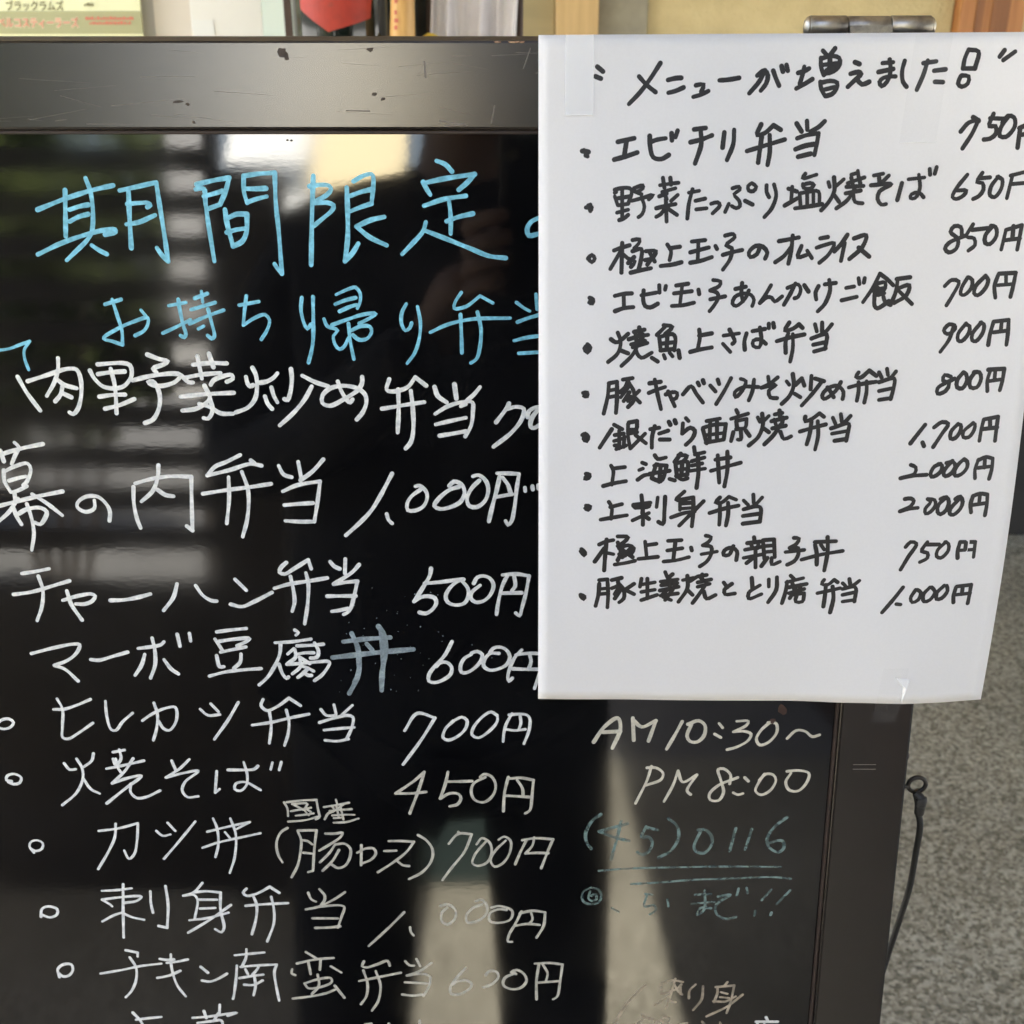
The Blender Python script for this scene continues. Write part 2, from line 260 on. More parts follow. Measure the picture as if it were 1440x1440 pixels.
INK = [
('lightblue_heading','blue',1.92,'-10017 6652,-9431 6869,-8852 7043,-8375 7147/-9393 7050,-9436 6579,-9479 6103/-8938 7294,-8862 7014,-8854 6579,-8919 6195,-9030 6029,-9280 5807,-9514 5603/-9342 6652,-9109 6724,-8937 6753/-9360 6411,-9169 6506,-8957 6561/-10115 5726,-9605 5955,-8940 6169,-8594 6242,-8412 6250,-8410 6195,-8641 6140/-8947 5918,-8788 5807,-8643 5733/-8247 7043,-7836 7129,-7463 7208!,-7435 6797,-7380 6103,-7348 5584!,-7470 5714,-7563 5863/-8061 7032,-8087 6542,-8108 5863/-8112 6768,-7866 6790,-7660 6790,-7627 6743,-7694 6706/-8169 6352,-7901 6396,-7668 6488,-7543 6542/-6620 7165,-6260 7248,-5928 7301!,-6013 7050,-6153 6761!,-6414 6670/-6646 7068,-6477 7079,-6461 6797,-6434 6396,-6360 5584/-6489 6924,-6279 6978,-6089 7032/-5581 6790,-5634 7014,-5621 7337!,-5320 7380,-4966 7402!,-4979 6833,-4949 6176,-4932 5323!,-5021 5435,-5076 5528/-5581 7079,-5376 7079,-5170 7086/-5580 6804,-5389 6869,-5161 6924/-6059 6652,-6039 6396,-5941 5900!,-5745 5992,-5639 6176,-5603 6561!,-5821 6561,-5995 6488/-6053 6184,-5842 6242,-5652 6268/-4162 7337,-4222 6615,-4295 5510/-4254 7129,-4028 7158,-3843 7140,-3801 7068,-3888 6960,-4176 6790,-3895 6797,-3766 6743,-3789 6652,-3984 6488,-4199 6323/-3324 7230,-3127 7337,-2939 7373,-2905 7301,-2919 7086,-2959 6779!,-3187 6706,-3434 6615/-3471 7104,-3472 6615,-3493 6066,-3569 5584!,-3391 5770,-3271 5955/-3403 6934,-3176 7014,-2950 7068/-2698 6506,-3009 6433,-3296 6305!,-3021 6084,-2667 5918/-1576 7641,-1392 7569,-1257 7427/-1864 7212,-1792 7068,-1720 6960/-1846 7194,-1415 7284,-781 7373!,-932 7212,-1120 7057/-1855 6732,-1422 6869,-972 6934/-1329 6851,-1296 6506,-1302 6158/-1384 6415,-1127 6506,-826 6572/-1825 6396,-1885 6213,-2118 5955,-2343 5733/-1866 6231,-1435 6066,-871 5844,-493 5696,-133 5651/571 6488,395 6396,320 6250,359 6121,573 6158'),
('lightblue_subheading','blue',1.54,'-8785 4673,-8430 4776/-8622 4776,-8541 4414,-8474 4107,-8491 3798!,-8708 3875,-8896 3933,-8567 4145,-8205 4299,-7890 4383,-7893 4261,-7991 4107,-8194 3999/-8021 4548,-7925 4421/-7414 4643,-7037 4711/-7196 4776,-7182 4567,-7133 4222,-7090 4030,-7134 3960,-7208 3999/-7591 4049,-7250 4203,-6970 4337/-6838 4802,-6562 4901/-6685 4946,-6672 4719/-6933 4559,-6404 4711/-6995 4253,-6617 4414,-6231 4548/-6568 4567,-6518 4299,-6476 3972,-6537 3933,-6617 3999/-6811 4145,-6691 4203/-5890 4654,-5463 4730/-5724 4852,-5783 4528,-5830 4222!,-5581 4376,-5346 4452,-5256 4337,-5306 4145,-5455 3914/-4531 4814,-4563 4567,-4509 4261,-4445 4145,-4364 4241/-4289 4833,-4309 4261,-4346 3798,-4454 3408/-3789 4878,-3555 4984,-3362 5033,-3271 4908,-3278 4719,-3341 4586/-3817 4673,-3603 4757,-3371 4814/-3727 4521,-3493 4624,-3357 4662/-4073 4356,-4011 4203,-3783 4115,-3885 3991,-3854 3798,-3762 3701,-3662 3759,-3558 3953/-3901 4230,-3542 4356,-3192 4460,-2941 4471,-3118 4356,-3314 4261/-3546 4261,-3522 3875,-3459 3486/-3494 4107,-3278 4203,-3085 4191,-3050 4088,-3152 3933,-3327 3906,-3459 4010/-2282 4681,-2383 4490,-2397 4261,-2316 4107,-2218 4165,-2177 4268/-2042 4624,-1985 4261,-2032 3875,-2135 3603,-2296 3389/-1090 4927,-1227 4719,-1248 4586,-998 4624,-689 4852!,-414 4700/-1777 4068,-1388 4241,-847 4356,-38 4376/-1115 4452,-1101 4068,-1094 3623/-749 4509,-675 4145,-698 3759,-777 3486,-903 3400/96 4711,269 4586,384 4528/517 4889,545 4567/116 4291,346 4376,585 4444/46 3887,309 3953,588 3991/148 3611,590 3635'),
('lightblue_corner_stroke','blue',1.40,'-11249 3673,-10973 3712,-10730 3798,-10508 3875!,-10647 3681,-10658 3486,-10600 3252'),
('white_meat_vegetable_line','white',1.88,'-10860 3094,-10699 2739,-10450 2340/-10649 2996,-10265 3114,-9741 3271,-9548 3252,-9482 3055,-9512 2659,-9622 2360,-9731 2260,-9805 2300/-9929 3506,-9957 3252,-10065 2976,-10268 2667/-10000 3035,-9857 2917,-9591 2838/-9900 2877,-9959 2699,-10093 2548/-9935 2739,-9730 2639/-9258 3232,-9178 3055,-9000 2877,-8730 2838,-8529 2897,-8351 3134,-8370 3350,-8521 3397,-9076 3369/-9090 3153,-8813 3193,-8499 3212/-8798 3271,-8744 2897,-8763 2280/-9109 2651,-8822 2691,-8539 2699/-9010 2380,-8687 2460,-8341 2599/-7968 3584,-7716 3486,-7525 3440,-7628 3369,-7870 3271,-7799 3193/-8342 3015,-7923 3114,-7411 3165,-7277 3134,-7386 2996,-7668 2897,-7864 2897,-8013 2976,-7894 2996,-7779 2739,-7806 2420,-7968 2139,-8153 2059/-7259 3126,-7114 2976,-7017 2968/-6987 3361,-6614 3400,-6245 3389/-6876 3545,-6815 3055/-6619 3603,-6543 3310/-7185 3075,-6828 3142,-6396 3181/-6630 2917,-6564 3015,-6323 3114,-6146 3134,-6132 3055,-6273 2984/-7316 2651,-6782 2707,-6133 2739/-6768 2897,-6671 2619,-6778 2500,-7003 2380,-7301 2340/-6671 2619,-6632 2340,-6744 2159,-6842 2171/-6916 2492,-6685 2420,-6459 2280,-6184 2268/-5687 3291,-5620 3121,-5617 2831,-5679 2593,-5847 2407,-6117 2300/-5843 3094,-5814 2937,-5765 2884,-5698 2910/-5551 2963,-5393 2989,-5232 3081,-5149 3173/-5297 2857,-5255 2672,-5185 2526/-5452 2659,-5397 2486,-5311 2380/-4845 3265,-4840 3015,-4901 2699,-4960 2579,-5024 2598/-4605 3121,-4326 2976,-4043 2884/-4408 2884,-4579 2593,-4830 2300,-5162 2005/-3830 2989,-3761 2778,-3638 2566,-3575 2526,-3520 2593/-3292 3094,-3297 2963,-3394 2805,-3716 2593,-4036 2447,-4191 2513,-4183 2672,-4019 2831,-3704 2897,-3393 2831,-3241 2699,-3221 2513,-3308 2300,-3445 2139/-2698 3040,-2762 2811,-2684 2768,-2314 2854,-2125 3082!,-1889 2897/-2880 2380,-2523 2438,-2324 2473,-1939 2530/-2507 2811,-2511 2351,-2545 1843/-2231 2783,-2197 2409,-2195 1916,-2259 1623,-2377 1476/-1706 2869,-1639 2668,-1443 2524/-1267 2926,-1229 2611/-703 2869,-832 2711,-989 2568/-1703 2265,-1416 2438,-1046 2539,-876 2524,-864 2322,-909 2003,-1040 1755/-1132 2438,-1018 2481/-1693 2027,-1364 2105,-1021 2178/-1612 1770,-1340 1814,-1025 1872/-68 2496,-110 2409,-353 2076/-96 2380,89 2424,259 2380,231 2178,3 1857,-412 1520/345 2192,373 2322,515 2409,628 2424/600 2395,431 2149,417 1974,489 1945,631 2032'),
('white_makunouchi_line','white',1.80,'-11543 1308,-11047 1459,-10477 1581/-11448 1430,-11398 1185/-11108 1614,-11021 1512,-11122 1328,-11227 1123/-11424 979,-11436 710,-11326 461!,-11161 502,-10948 606/-11429 938,-11174 1061,-10867 1131,-10814 1000,-10936 710,-11026 627/-11334 731,-11126 793,-10941 834/-11246 461,-11246 294/-11689 126,-11108 273,-10776 356,-10159 482/-11183 315,-11422 0,-11693 -232/-10849 419,-10551 210,-10221 -84/-11311 84,-11256 -126,-11175 -296/-10997 189,-10932 -126,-10916 -508,-11011 -914/-11205 -42,-11011 63,-10685 93,-10567 0,-10634 -169,-10750 -296,-10866 -253/-9458 273,-9476 84,-9687 0,-9857 105,-9846 210,-9650 356,-9369 356,-9186 168,-9130 0,-9162 -211/-7939 1090,-7973 834,-8110 502,-8394 244/-8007 523,-7837 398,-7659 369/-8496 669,-8126 772,-7721 834,-7221 826!,-7260 168,-7291 -444!,-7413 -338/-8544 586,-8570 210,-8531 -169,-8470 -380/-6088 1328,-6418 1164,-6665 1061,-6859 855!,-6351 979,-5863 1123,-5626 1082/-5857 1205,-5781 1144/-6991 427,-6382 523,-5896 586,-5431 660/-6382 814,-6406 294,-6497 -274/-6074 938,-5962 502,-6014 -126,-6153 -593/-5239 1082,-5138 876,-4962 814/-4795 1172,-4744 772/-4231 1226,-4475 958,-4765 743/-5180 482,-4851 627,-4326 719!,-4410 210,-4499 -232!,-4855 -232,-5158 -211/-5158 160,-4834 189,-4510 210/-2699 896,-2932 461,-3187 42,-3481 -274,-3796 -559/-2847 -51,-2811 -190,-2732 -274/-2179 600,-2085 613,-1954 502,-1916 363,-2002 140,-2206 28,-2367 42,-2376 196,-2278 363,-2060 530/-1417 613,-1309 710,-1149 655,-1071 475,-1154 252,-1398 112,-1640 70,-1760 140,-1663 308,-1391 530,-1203 586/-880 834,-747 862,-587 724,-535 502,-617 252,-806 112,-967 140,-1019 308,-909 558,-734 738/-333 903,-80 903,160 890!,107 558,54 84,-13 -225,-94 -310,-148 -211/-280 821,-348 502,-457 84,-526 -225/-213 807,-94 641,-40 475/-375 349,-214 377,0 419/294 572,300 489/460 608,471 530/588 627,599 552'),
('white_fried_rice_line','white',1.78,'-11307 -1484,-10981 -1432,-10666 -1367/-11561 -1999,-11121 -1933,-10610 -1780,-10227 -1662/-10933 -1549,-10869 -1889,-10934 -2285,-11087 -2649/-10435 -2144,-10103 -2043,-9767 -1986,-9668 -2030,-9743 -2153,-9916 -2232,-10143 -2232/-10315 -1911,-10247 -2241,-10040 -2631/-9329 -2144,-8997 -2131,-8661 -2065,-8386 -1986/-7748 -1736,-7857 -2065,-8112 -2396/-7320 -1780,-7173 -2021,-6977 -2153,-6862 -2162/-6397 -1627,-6155 -1898/-6542 -2241,-6284 -2300,-6002 -2182,-5561 -1948/-5192 -1217,-5321 -1338,-5361 -1453,-5248 -1497,-5023 -1367,-4685 -1150!,-4627 -1367/-5500 -1845,-5152 -1743,-4710 -1671,-4268 -1592/-5115 -1555,-5064 -1889,-5052 -2182,-5119 -2418/-4755 -1468,-4712 -1714,-4752 -2241,-4845 -2729/-4183 -1194,-4092 -1309,-3972 -1367/-3831 -1130,-3854 -1482/-3518 -1266,-3688 -1453,-4124 -1743!,-3862 -1700,-3574 -1671!,-3655 -2006,-3750 -2329,-3837 -2447,-3922 -2492/-4288 -2041,-3958 -2035,-3628 -2035/-4195 -2418,-4000 -2388,-3819 -2344/-1865 -1362,-1896 -1530,-2014 -1748,-2276 -2175!,-2113 -2065,-1952 -2040,-1792 -2089,-1760 -2212,-1843 -2359,-2006 -2469,-2155 -2445/-2025 -1724,-1717 -1700,-1122 -1615/-1111 -1627,-1260 -1676,-1445 -1845,-1539 -2040,-1496 -2187,-1313 -2261,-1106 -2212,-1013 -2040,-1022 -1845,-1168 -1651/-884 -1724,-802 -1579,-665 -1543,-506 -1603,-427 -1773,-508 -2016,-670 -2163,-853 -2187,-956 -2089,-931 -1943,-736 -1773/-96 -1518,-210 -1748,-314 -2163,-361 -2494/-221 -1518,109 -1494,394 -1543!,316 -1992,225 -2359,180 -2531,87 -2457/52 -1555,75 -1797,-5 -1906/-245 -1967,224 -1955'),
('white_mapo_tofu_line','white',1.68,'-11317 -3481,-10832 -3349,-10333 -3244,-10160 -3255,-10251 -3462,-10481 -3651,-10810 -3784!,-10575 -3879,-10292 -4184/-9937 -3632,-9747 -3651,-9424 -3556,-9047 -3443/-8794 -3349,-8459 -3304,-8246 -3255,-8170 -3180/-8441 -3086,-8404 -3387,-8429 -3765,-8564 -4107/-8651 -3500,-8744 -3765,-8926 -4038/-8208 -3632,-8054 -3879,-7896 -4000/-7843 -2993,-7804 -3293/-7556 -2967,-7543 -3161/-6917 -2932,-6581 -2884,-6216 -2845/-6967 -3111,-6820 -3392/-6879 -3171,-6485 -3111,-6151 -3099,-6230 -3171,-6460 -3283/-6861 -3444,-6540 -3372,-6257 -3311/-6960 -3532,-6906 -3815,-6812 -3815/-6381 -3492,-6412 -3694,-6572 -3856/-7166 -4059,-6803 -3957,-6351 -3896,-5931 -3864/-5084 -2884,-5002 -2952,-5065 -3012/-5564 -3203,-5155 -3179,-4714 -3111/-5436 -3231,-5469 -3492,-5639 -3856,-5803 -4100,-6001 -4283/-5283 -3492,-5127 -3352/-5109 -3372,-5101 -3573,-5296 -3734/-5008 -3573,-4774 -3734/-5049 -3283,-4751 -3271,-4435 -3243/-4637 -3211,-4554 -3412,-4599 -3573,-4748 -3593/-5041 -3492,-4872 -3460,-4668 -3460/-5502 -3754,-5424 -4018,-5336 -4120,-5296 -4079/-5316 -3754,-4998 -3734,-4623 -3694,-4324 -3686,-4308 -3734,-4489 -4018,-4683 -4173/-5008 -3573,-5002 -3815,-5198 -3998/-5001 -3795,-4854 -3835,-4690 -3929/-4817 -3856,-4935 -3977,-5072 -4091/-4934 -3957,-4826 -4038,-4751 -4038/-1407 -3176,-1586 -3527,-1824 -3805,-1969 -4033,-1972 -4186,-1832 -4224,-1644 -4161,-1454 -4008,-1428 -3830,-1543 -3704,-1706 -3717,-1789 -3805/-958 -3502,-1122 -3603,-1218 -3805,-1196 -3957,-1080 -3970,-892 -3856,-727 -3653,-702 -3502,-818 -3427,-958 -3465/-516 -3452,-446 -3352,-306 -3314,-144 -3377,-51 -3553,-121 -3754,-308 -3868,-518 -3906,-669 -3805,-657 -3653,-516 -3477,-307 -3477/228 -3389,65 -3578,-51 -3856,-98 -4084,-75 -4199,7 -4110/88 -3515,344 -3477,646 -3477/414 -3502,450 -3679,392 -3881/19 -3868,299 -3881,649 -3881/650 -3983,535 -4378'),
('grey_bowl_character','grey',2.35,'-3756 -2972,-3639 -3291,-3598 -3694,-3669 -4100,-3872 -4509/-3613 -3613,-3618 -3937,-3729 -4222/-3961 -3179,-3447 -3111,-2860 -3072/-3121 -2793,-2981 -3052,-2996 -3532,-3073 -3977,-3099 -4427/-3070 -2932,-3036 -3613,-3070 -4100/-3414 -3231,-3289 -3392/-4227 -3581,-3647 -3512,-2975 -3432,-2322 -3372'),
('white_fillet_cutlet_line','white',1.47,'-12367 -5337,-12222 -5196,-12048 -5173,-11953 -5267,-12031 -5384,-12209 -5441,-12373 -5384/-10957 -4925,-10701 -4916,-10393 -4814,-10047 -4660/-10841 -4646,-10743 -4916,-10794 -5384,-10816 -5667,-10700 -5705,-10427 -5549,-10050 -5281/-9695 -4707,-9700 -5103,-9628 -5455,-9523 -5478,-9330 -5243,-9075 -5019/-8860 -5220,-8632 -5056,-8279 -4893,-8043 -4869,-8020 -5103,-8102 -5337,-8242 -5478,-8366 -5431,-8476 -5220/-8542 -4753,-8484 -5056,-8537 -5431,-8640 -5738/-7452 -4916,-7273 -5079,-6995 -5056/-7188 -4776,-7020 -4986/-6528 -4739,-6815 -5220,-7170 -5714/-5930 -4660,-5990 -4823,-5862 -4953,-5601 -4846,-5314 -4628!,-5048 -4823/-6235 -5337,-5796 -5267,-5321 -5149,-4856 -5047/-5800 -4986,-5778 -5337,-5849 -5819/-5394 -4939,-5347 -5243,-5386 -5573,-5488 -5880/-4565 -4925,-4445 -5079,-4211 -5079/-4250 -4800,-4209 -5047/-3809 -4814,-4083 -5079/-4615 -5267,-4256 -5149,-3934 -5079,-3809 -5126,-3840 -5384,-3981 -5705/-4518 -5469,-4183 -5431,-3789 -5394/-4504 -5738,-4197 -5762,-3938 -5705/-2580 -5486,-2267 -5029,-1844 -5146!,-2176 -5714,-2640 -6390/-1366 -5204,-1206 -5126,-1082 -5204,-1102 -5400,-1283 -5616,-1534 -5734,-1658 -5675,-1601 -5439,-1402 -5224/-354 -5087,-496 -4990,-674 -5087,-925 -5400,-962 -5596,-820 -5675,-570 -5518,-355 -5243,-354 -5068/0 -5029,-142 -5321,-196 -5557,-214 -5774/-71 -5068,142 -5048,354 -5068,426 -5165,409 -5478,286 -5833/195 -5107,213 -5282,160 -5459/-142 -5447,71 -5478,320 -5447'),
('white_yakisoba_line','white',1.42,'-12185 -6840,-12312 -6815,-12276 -6695,-12097 -6646,-11944 -6743,-11996 -6888,-12152 -6922,-12275 -6864/-10856 -6358,-10745 -6526,-10593 -6516/-10542 -6238,-10438 -6478,-10446 -6767,-10638 -7155,-11023 -7498/-10119 -6095,-10181 -6286,-10392 -6454/-10433 -6767,-10281 -7058,-10076 -7180/-9643 -6057,-9358 -5999/-9486 -5990,-9467 -6238,-9612 -6406,-9660 -6238/-9596 -6238,-9556 -6502,-9500 -6598/-9845 -6502,-9396 -6406,-8920 -6286/-9173 -6228,-9412 -6574,-9746 -6903!,-9387 -6767,-9012 -6695,-9457 -7058,-9929 -7449/-9292 -6912,-9314 -7155,-9175 -7302,-8956 -7277,-8593 -7097/-8244 -6286,-8159 -6564/-7811 -6248,-8068 -6502,-8424 -6743!,-7991 -6622,-7619 -6564,-7967 -6864,-8051 -7107,-7934 -7277,-7671 -7253/-7175 -6574,-7251 -7155!,-7136 -7058/-6896 -6536,-6560 -6536,-6257 -6516,-6165 -6430/-6503 -6324,-6439 -6670,-6479 -6961,-6640 -7107,-6767 -7058,-6736 -6912,-6495 -6864,-6286 -6985,-6140 -7082/-5806 -6334,-5860 -6526/-5590 -6324,-5654 -6536/-2130 -6590,-2381 -6832,-2841 -7176!,-2461 -7176,-2098 -7135/-2130 -6590,-2278 -7074,-2511 -7727/-1554 -6590,-1624 -6912,-1758 -7318!,-1520 -7176,-1303 -7196,-1250 -7318,-1343 -7481,-1525 -7530/-1569 -6852,-1299 -6852,-974 -6840/-775 -6731,-684 -6650,-504 -6711,-397 -6953,-471 -7237,-689 -7420,-906 -7359,-995 -7155,-939 -6912,-649 -6731/-90 -6731,-181 -7155,-211 -7665/-54 -6771,216 -6751,523 -6811!,489 -7237,436 -7645,327 -7727/126 -6811,253 -7034,272 -7237/-145 -7237,145 -7257,453 -7277'),
('white_katsudon_line','white',1.30,'-11873 -8829,-11962 -8648,-11903 -8513,-11745 -8478,-11622 -8563,-11661 -8714,-11823 -8779,-11926 -8714/-10201 -8214,-9734 -8149,-9216 -8000!,-9282 -8488,-9383 -8865,-9528 -9001,-9625 -8764/-9765 -8015,-9823 -8388,-10015 -8789,-10322 -9294/-8784 -8214,-8633 -8353,-8441 -8313/-8484 -7990,-8314 -8214/-7798 -7951,-8227 -8488,-8657 -9001/-7355 -7867,-7278 -8139,-7275 -8588,-7371 -8950/-7526 -8239,-7012 -8099,-6456 -7966!,-6797 -8164/-6931 -7867,-6827 -8288,-6893 -8940,-7048 -9406/-7088 -8249,-6969 -8428/-7678 -8689,-7262 -8538,-6770 -8413,-6212 -8278/-5541 -8136,-5700 -8245,-5816 -8478,-5839 -8712,-5791 -8947,-5714 -9104/-5289 -8225,-5217 -8478,-5250 -8790,-5339 -9183,-5512 -9531/-5288 -8206,-4827 -8198!,-4903 -8712,-4967 -9341!,-5090 -9381/-5200 -8478,-5064 -8497,-4949 -8595/-5183 -8829,-4978 -8849/-4609 -8291,-4370 -8291,-4181 -8264,-4237 -8381,-4485 -8575,-4785 -8770/-4383 -8595,-4531 -8829,-4784 -9104/-4383 -8595,-4143 -8575,-4011 -8712,-4039 -8986,-4168 -9203,-4343 -9262,-4494 -9163/-4294 -8751,-4472 -9065,-4726 -9341/-3733 -8614,-3760 -9183/-3844 -8829,-3633 -8712,-3428 -8712,-3381 -8849,-3507 -9025,-3717 -9124/-3172 -8782,-2873 -8770/-3051 -8497,-2736 -8497,-2428 -8517!,-2606 -8790,-2958 -9104,-3346 -9381/-2854 -9065,-2719 -9183,-2565 -9203/-2321 -8330,-2119 -8478,-1970 -8751,-2011 -9065,-2241 -9381,-2574 -9579/-1565 -8571,-1327 -8296,-995 -8305!,-1177 -8795,-1497 -9244,-1739 -9606/-1326 -8239,-1327 -8305/-881 -8594,-742 -8416,-548 -8549,-510 -8839,-629 -9109,-866 -9199,-984 -9131,-922 -8884,-626 -8483/-332 -8460,-195 -8372,-39 -8483,-59 -8839,-236 -9131,-433 -9221,-531 -9064,-431 -8795,-156 -8483/352 -8483,196 -8839,79 -9154/254 -8474,586 -8416,1016 -8447!,902 -8750,729 -9266/547 -8394,509 -8616,334 -8848/334 -8848,628 -8830,902 -8839'),
('small_domestic_note','white',1.12,'-5587 -7419,-5511 -7591,-5506 -7801/-5519 -7419,-5144 -7369,-4787 -7354!,-4765 -7591,-4742 -7840,-4830 -7890/-5386 -7468,-5046 -7438/-5337 -7495,-5123 -7629/-5430 -7667,-4933 -7571/-5014 -7476,-5089 -7629,-4995 -7782/-5318 -7790,-5096 -7763,-4873 -7725/-5021 -7629,-4939 -7686/-5514 -7955,-5103 -7917,-4724 -7801/-4313 -7343,-4284 -7457/-4610 -7552,-4302 -7495,-3995 -7430/-4422 -7514,-4374 -7591/-4132 -7476,-4412 -7686,-4516 -7725,-4608 -7890/-4479 -7659,-4206 -7629,-3934 -7610/-4303 -7514,-4265 -7821/-4203 -7552,-4149 -7897/-4417 -7782,-4144 -7763,-3872 -7763/-4386 -7859,-4181 -7840/-4391 -7982,-4084 -7967,-3774 -7867'),
('white_sashimi_line','white',1.36,'-11906 -10674,-11858 -10450,-11692 -10372,-11477 -10450,-11494 -10606,-11683 -10695,-11898 -10606/-10295 -9918,-9900 -9897,-9539 -9846/-9742 -9728,-9812 -10476,-9874 -11288/-10320 -10176,-10119 -10320!,-10080 -10372/-10307 -10176,-9830 -10103,-9315 -10088,-9437 -10207,-9756 -10269/-10370 -10815,-10060 -10632,-9850 -10554/-9850 -10554,-9615 -10684,-9308 -10763/-9078 -9933,-9094 -10269,-9065 -10554/-8686 -9779,-8664 -10320,-8743 -10998!,-8955 -10946/-7753 -9692,-7987 -9959,-8263 -10062!,-7993 -10036,-7914 -10165,-8024 -10737/-7987 -9959,-7673 -9933,-7319 -9969!,-7354 -10476,-7301 -10998,-7377 -11130,-7529 -11040/-7892 -10176,-7423 -10176/-7867 -10435,-7484 -10414/-8162 -10778,-7685 -10710,-7158 -10554/-7084 -10331,-7644 -10763,-8222 -11145/-6657 -9856,-6754 -9976,-6670 -10062,-6429 -10011,-6074 -9805!,-5846 -9976/-6713 -10355,-6238 -10310,-5639 -10276/-6506 -10062,-6434 -10338,-6472 -10719,-6607 -11191/-6053 -10096,-6007 -10441,-6031 -10859,-6228 -11402/-5117 -9976,-5052 -10165,-4936 -10234/-4830 -9873,-4705 -10062,-4727 -10217,-4806 -10320/-4194 -9959,-4471 -10165,-4899 -10390,-5201 -10459!,-4778 -10372,-4299 -10345,-4227 -10390,-4313 -10684,-4416 -10998/-5049 -10719,-4405 -10726/-4988 -11005,-4656 -10991,-4355 -10956/-2722 -10545,-3125 -10998,-3654 -11543/-2583 -10987,-2567 -11127,-2497 -11230/-1812 -10361,-1592 -10315,-1416 -10522,-1459 -10754,-1641 -10903,-1779 -10800,-1775 -10569,-1633 -10407/-915 -10223,-755 -10177,-618 -10430,-679 -10638,-880 -10800,-1120 -10847,-1158 -10661,-996 -10430,-756 -10315/-518 -10407,-319 -10361,0 -10499,-40 -10754,-360 -10856,-560 -10800,-559 -10569,-319 -10453,-140 -10476/239 -10522,80 -10893,-80 -11220,-101 -11408,0 -11417/199 -10569,518 -10499,838 -10545!,801 -10940,623 -11291/479 -10545,520 -10754,420 -10893/80 -10940,400 -10884,700 -10917'),
('white_chicken_nanban_line','white',1.39,'-11638 -12477,-11652 -12237,-11495 -12094,-11293 -12094,-11270 -12261,-11389 -12429,-11554 -12453,-11645 -12357/-9856 -11667,-9561 -11738!,-9571 -11857/-10571 -12371,-10013 -12261,-9516 -12142,-8983 -12070/-9775 -11880,-9642 -12190,-9676 -12573,-9829 -12910,-9989 -13094/-9012 -11928,-8813 -11961,-8649 -11942/-8840 -12047,-8574 -12009,-8294 -11942/-9121 -12501,-8811 -12429,-8515 -12285/-8717 -11786,-8730 -12190,-8631 -12717,-8434 -13065/-7979 -12166,-7810 -12342/-7978 -12582,-7768 -12611,-7516 -12501,-7325 -12371/-7085 -11816,-6719 -11774,-6323 -11731/-6776 -11632,-6801 -11880,-6926 -12166/-7051 -12130,-7104 -12561,-7192 -13049,-7219 -13140/-6956 -12166,-6559 -12123,-6026 -12094!,-6099 -12309,-6078 -12741,-6027 -13195/-6839 -12237,-6788 -12381/-6482 -12112,-6535 -12237,-6667 -12399/-7009 -12507,-6700 -12445,-6393 -12399/-6623 -12417,-6612 -12741,-6676 -13031/-6900 -12705,-6656 -12712,-6419 -12579/-5639 -12237,-5661 -12363,-5572 -12417/-5263 -11720,-5000 -11916/-5508 -12066,-5032 -11944,-4560 -11898/-5217 -12005,-5174 -12381/-4897 -11969,-4931 -12255/-4647 -12148,-4381 -12338/-5341 -12669,-4999 -12543,-4663 -12507,-4637 -12615,-4825 -12741,-5257 -12813,-5341 -12669/-4993 -12399,-4978 -12741,-5174 -12995/-5671 -13133,-5208 -13067,-4774 -12958,-4555 -12850/-4566 -12741,-4336 -13104/-3791 -12005,-3842 -12148,-3737 -12184,-3461 -12094,-3184 -11987,-3134 -12130/-3934 -12597,-3473 -12489,-2860 -12345/-3816 -12273,-3723 -12669,-3768 -13067,-3914 -13304/-3497 -12291,-3390 -12741,-3466 -13213,-3636 -13506/-2730 -11999,-2631 -12118,-2510 -12128/-2445 -11928,-2357 -12142/-2063 -12047,-2352 -12285,-2700 -12429!,-2313 -12381,-2112 -12453,-2138 -12741,-2287 -13055/-2758 -12635,-2197 -12669/-2837 -13007,-2573 -13041,-2327 -13007/-1175 -12190,-1422 -12501,-1589 -12789,-1571 -12983,-1388 -13007,-1100 -12837,-1038 -12693,-1179 -12573,-1424 -12621,-1547 -12717/-670 -12429,-608 -12309,-406 -12309,-345 -12453,-488 -12669,-733 -12789/101 -12381,-20 -12333,122 -12261,325 -12405,366 -12621,204 -12813,-41 -12837,-224 -12717,-183 -12501,81 -12357/688 -12094,630 -12597,634 -13152/587 -12070,971 -12047,1295 -12094!,1240 -12597,1164 -13079,1063 -13152/789 -12094,913 -12357,874 -12597/651 -12645,1200 -12597'),
('white_bottom_line','white',1.48,'-9848 -13567,-9667 -13837,-9574 -14182/-9786 -13788,-9453 -13738,-9121 -13699/-7998 -13518,-7953 -13738/-7574 -13323,-7600 -13567/-8310 -13729,-7888 -13689,-7140 -13567,-7393 -13665/-8190 -13886,-7857 -13837,-7568 -13812,-7538 -13984/-7634 -13591,-7775 -13837/-2406 -13812,-2410 -14009/-3211 -13911,-3193 -14009/-3829 -13935,-3664 -13911'),
('opening_hours_lettering','cream',1.78,'1970 -5786,2219 -5384,2533 -5149,2604 -5431,2424 -5952/2179 -5525,2606 -5502/2894 -5149,2933 -5738/2896 -5196,3115 -5384,3367 -5267,3450 -5220!,3374 -5478,3289 -5762/4081 -5243,3933 -5573,3734 -5976/4221 -5314,4472 -5220,4627 -5337,4619 -5620,4455 -5786,4283 -5762,4212 -5620,4306 -5314'),
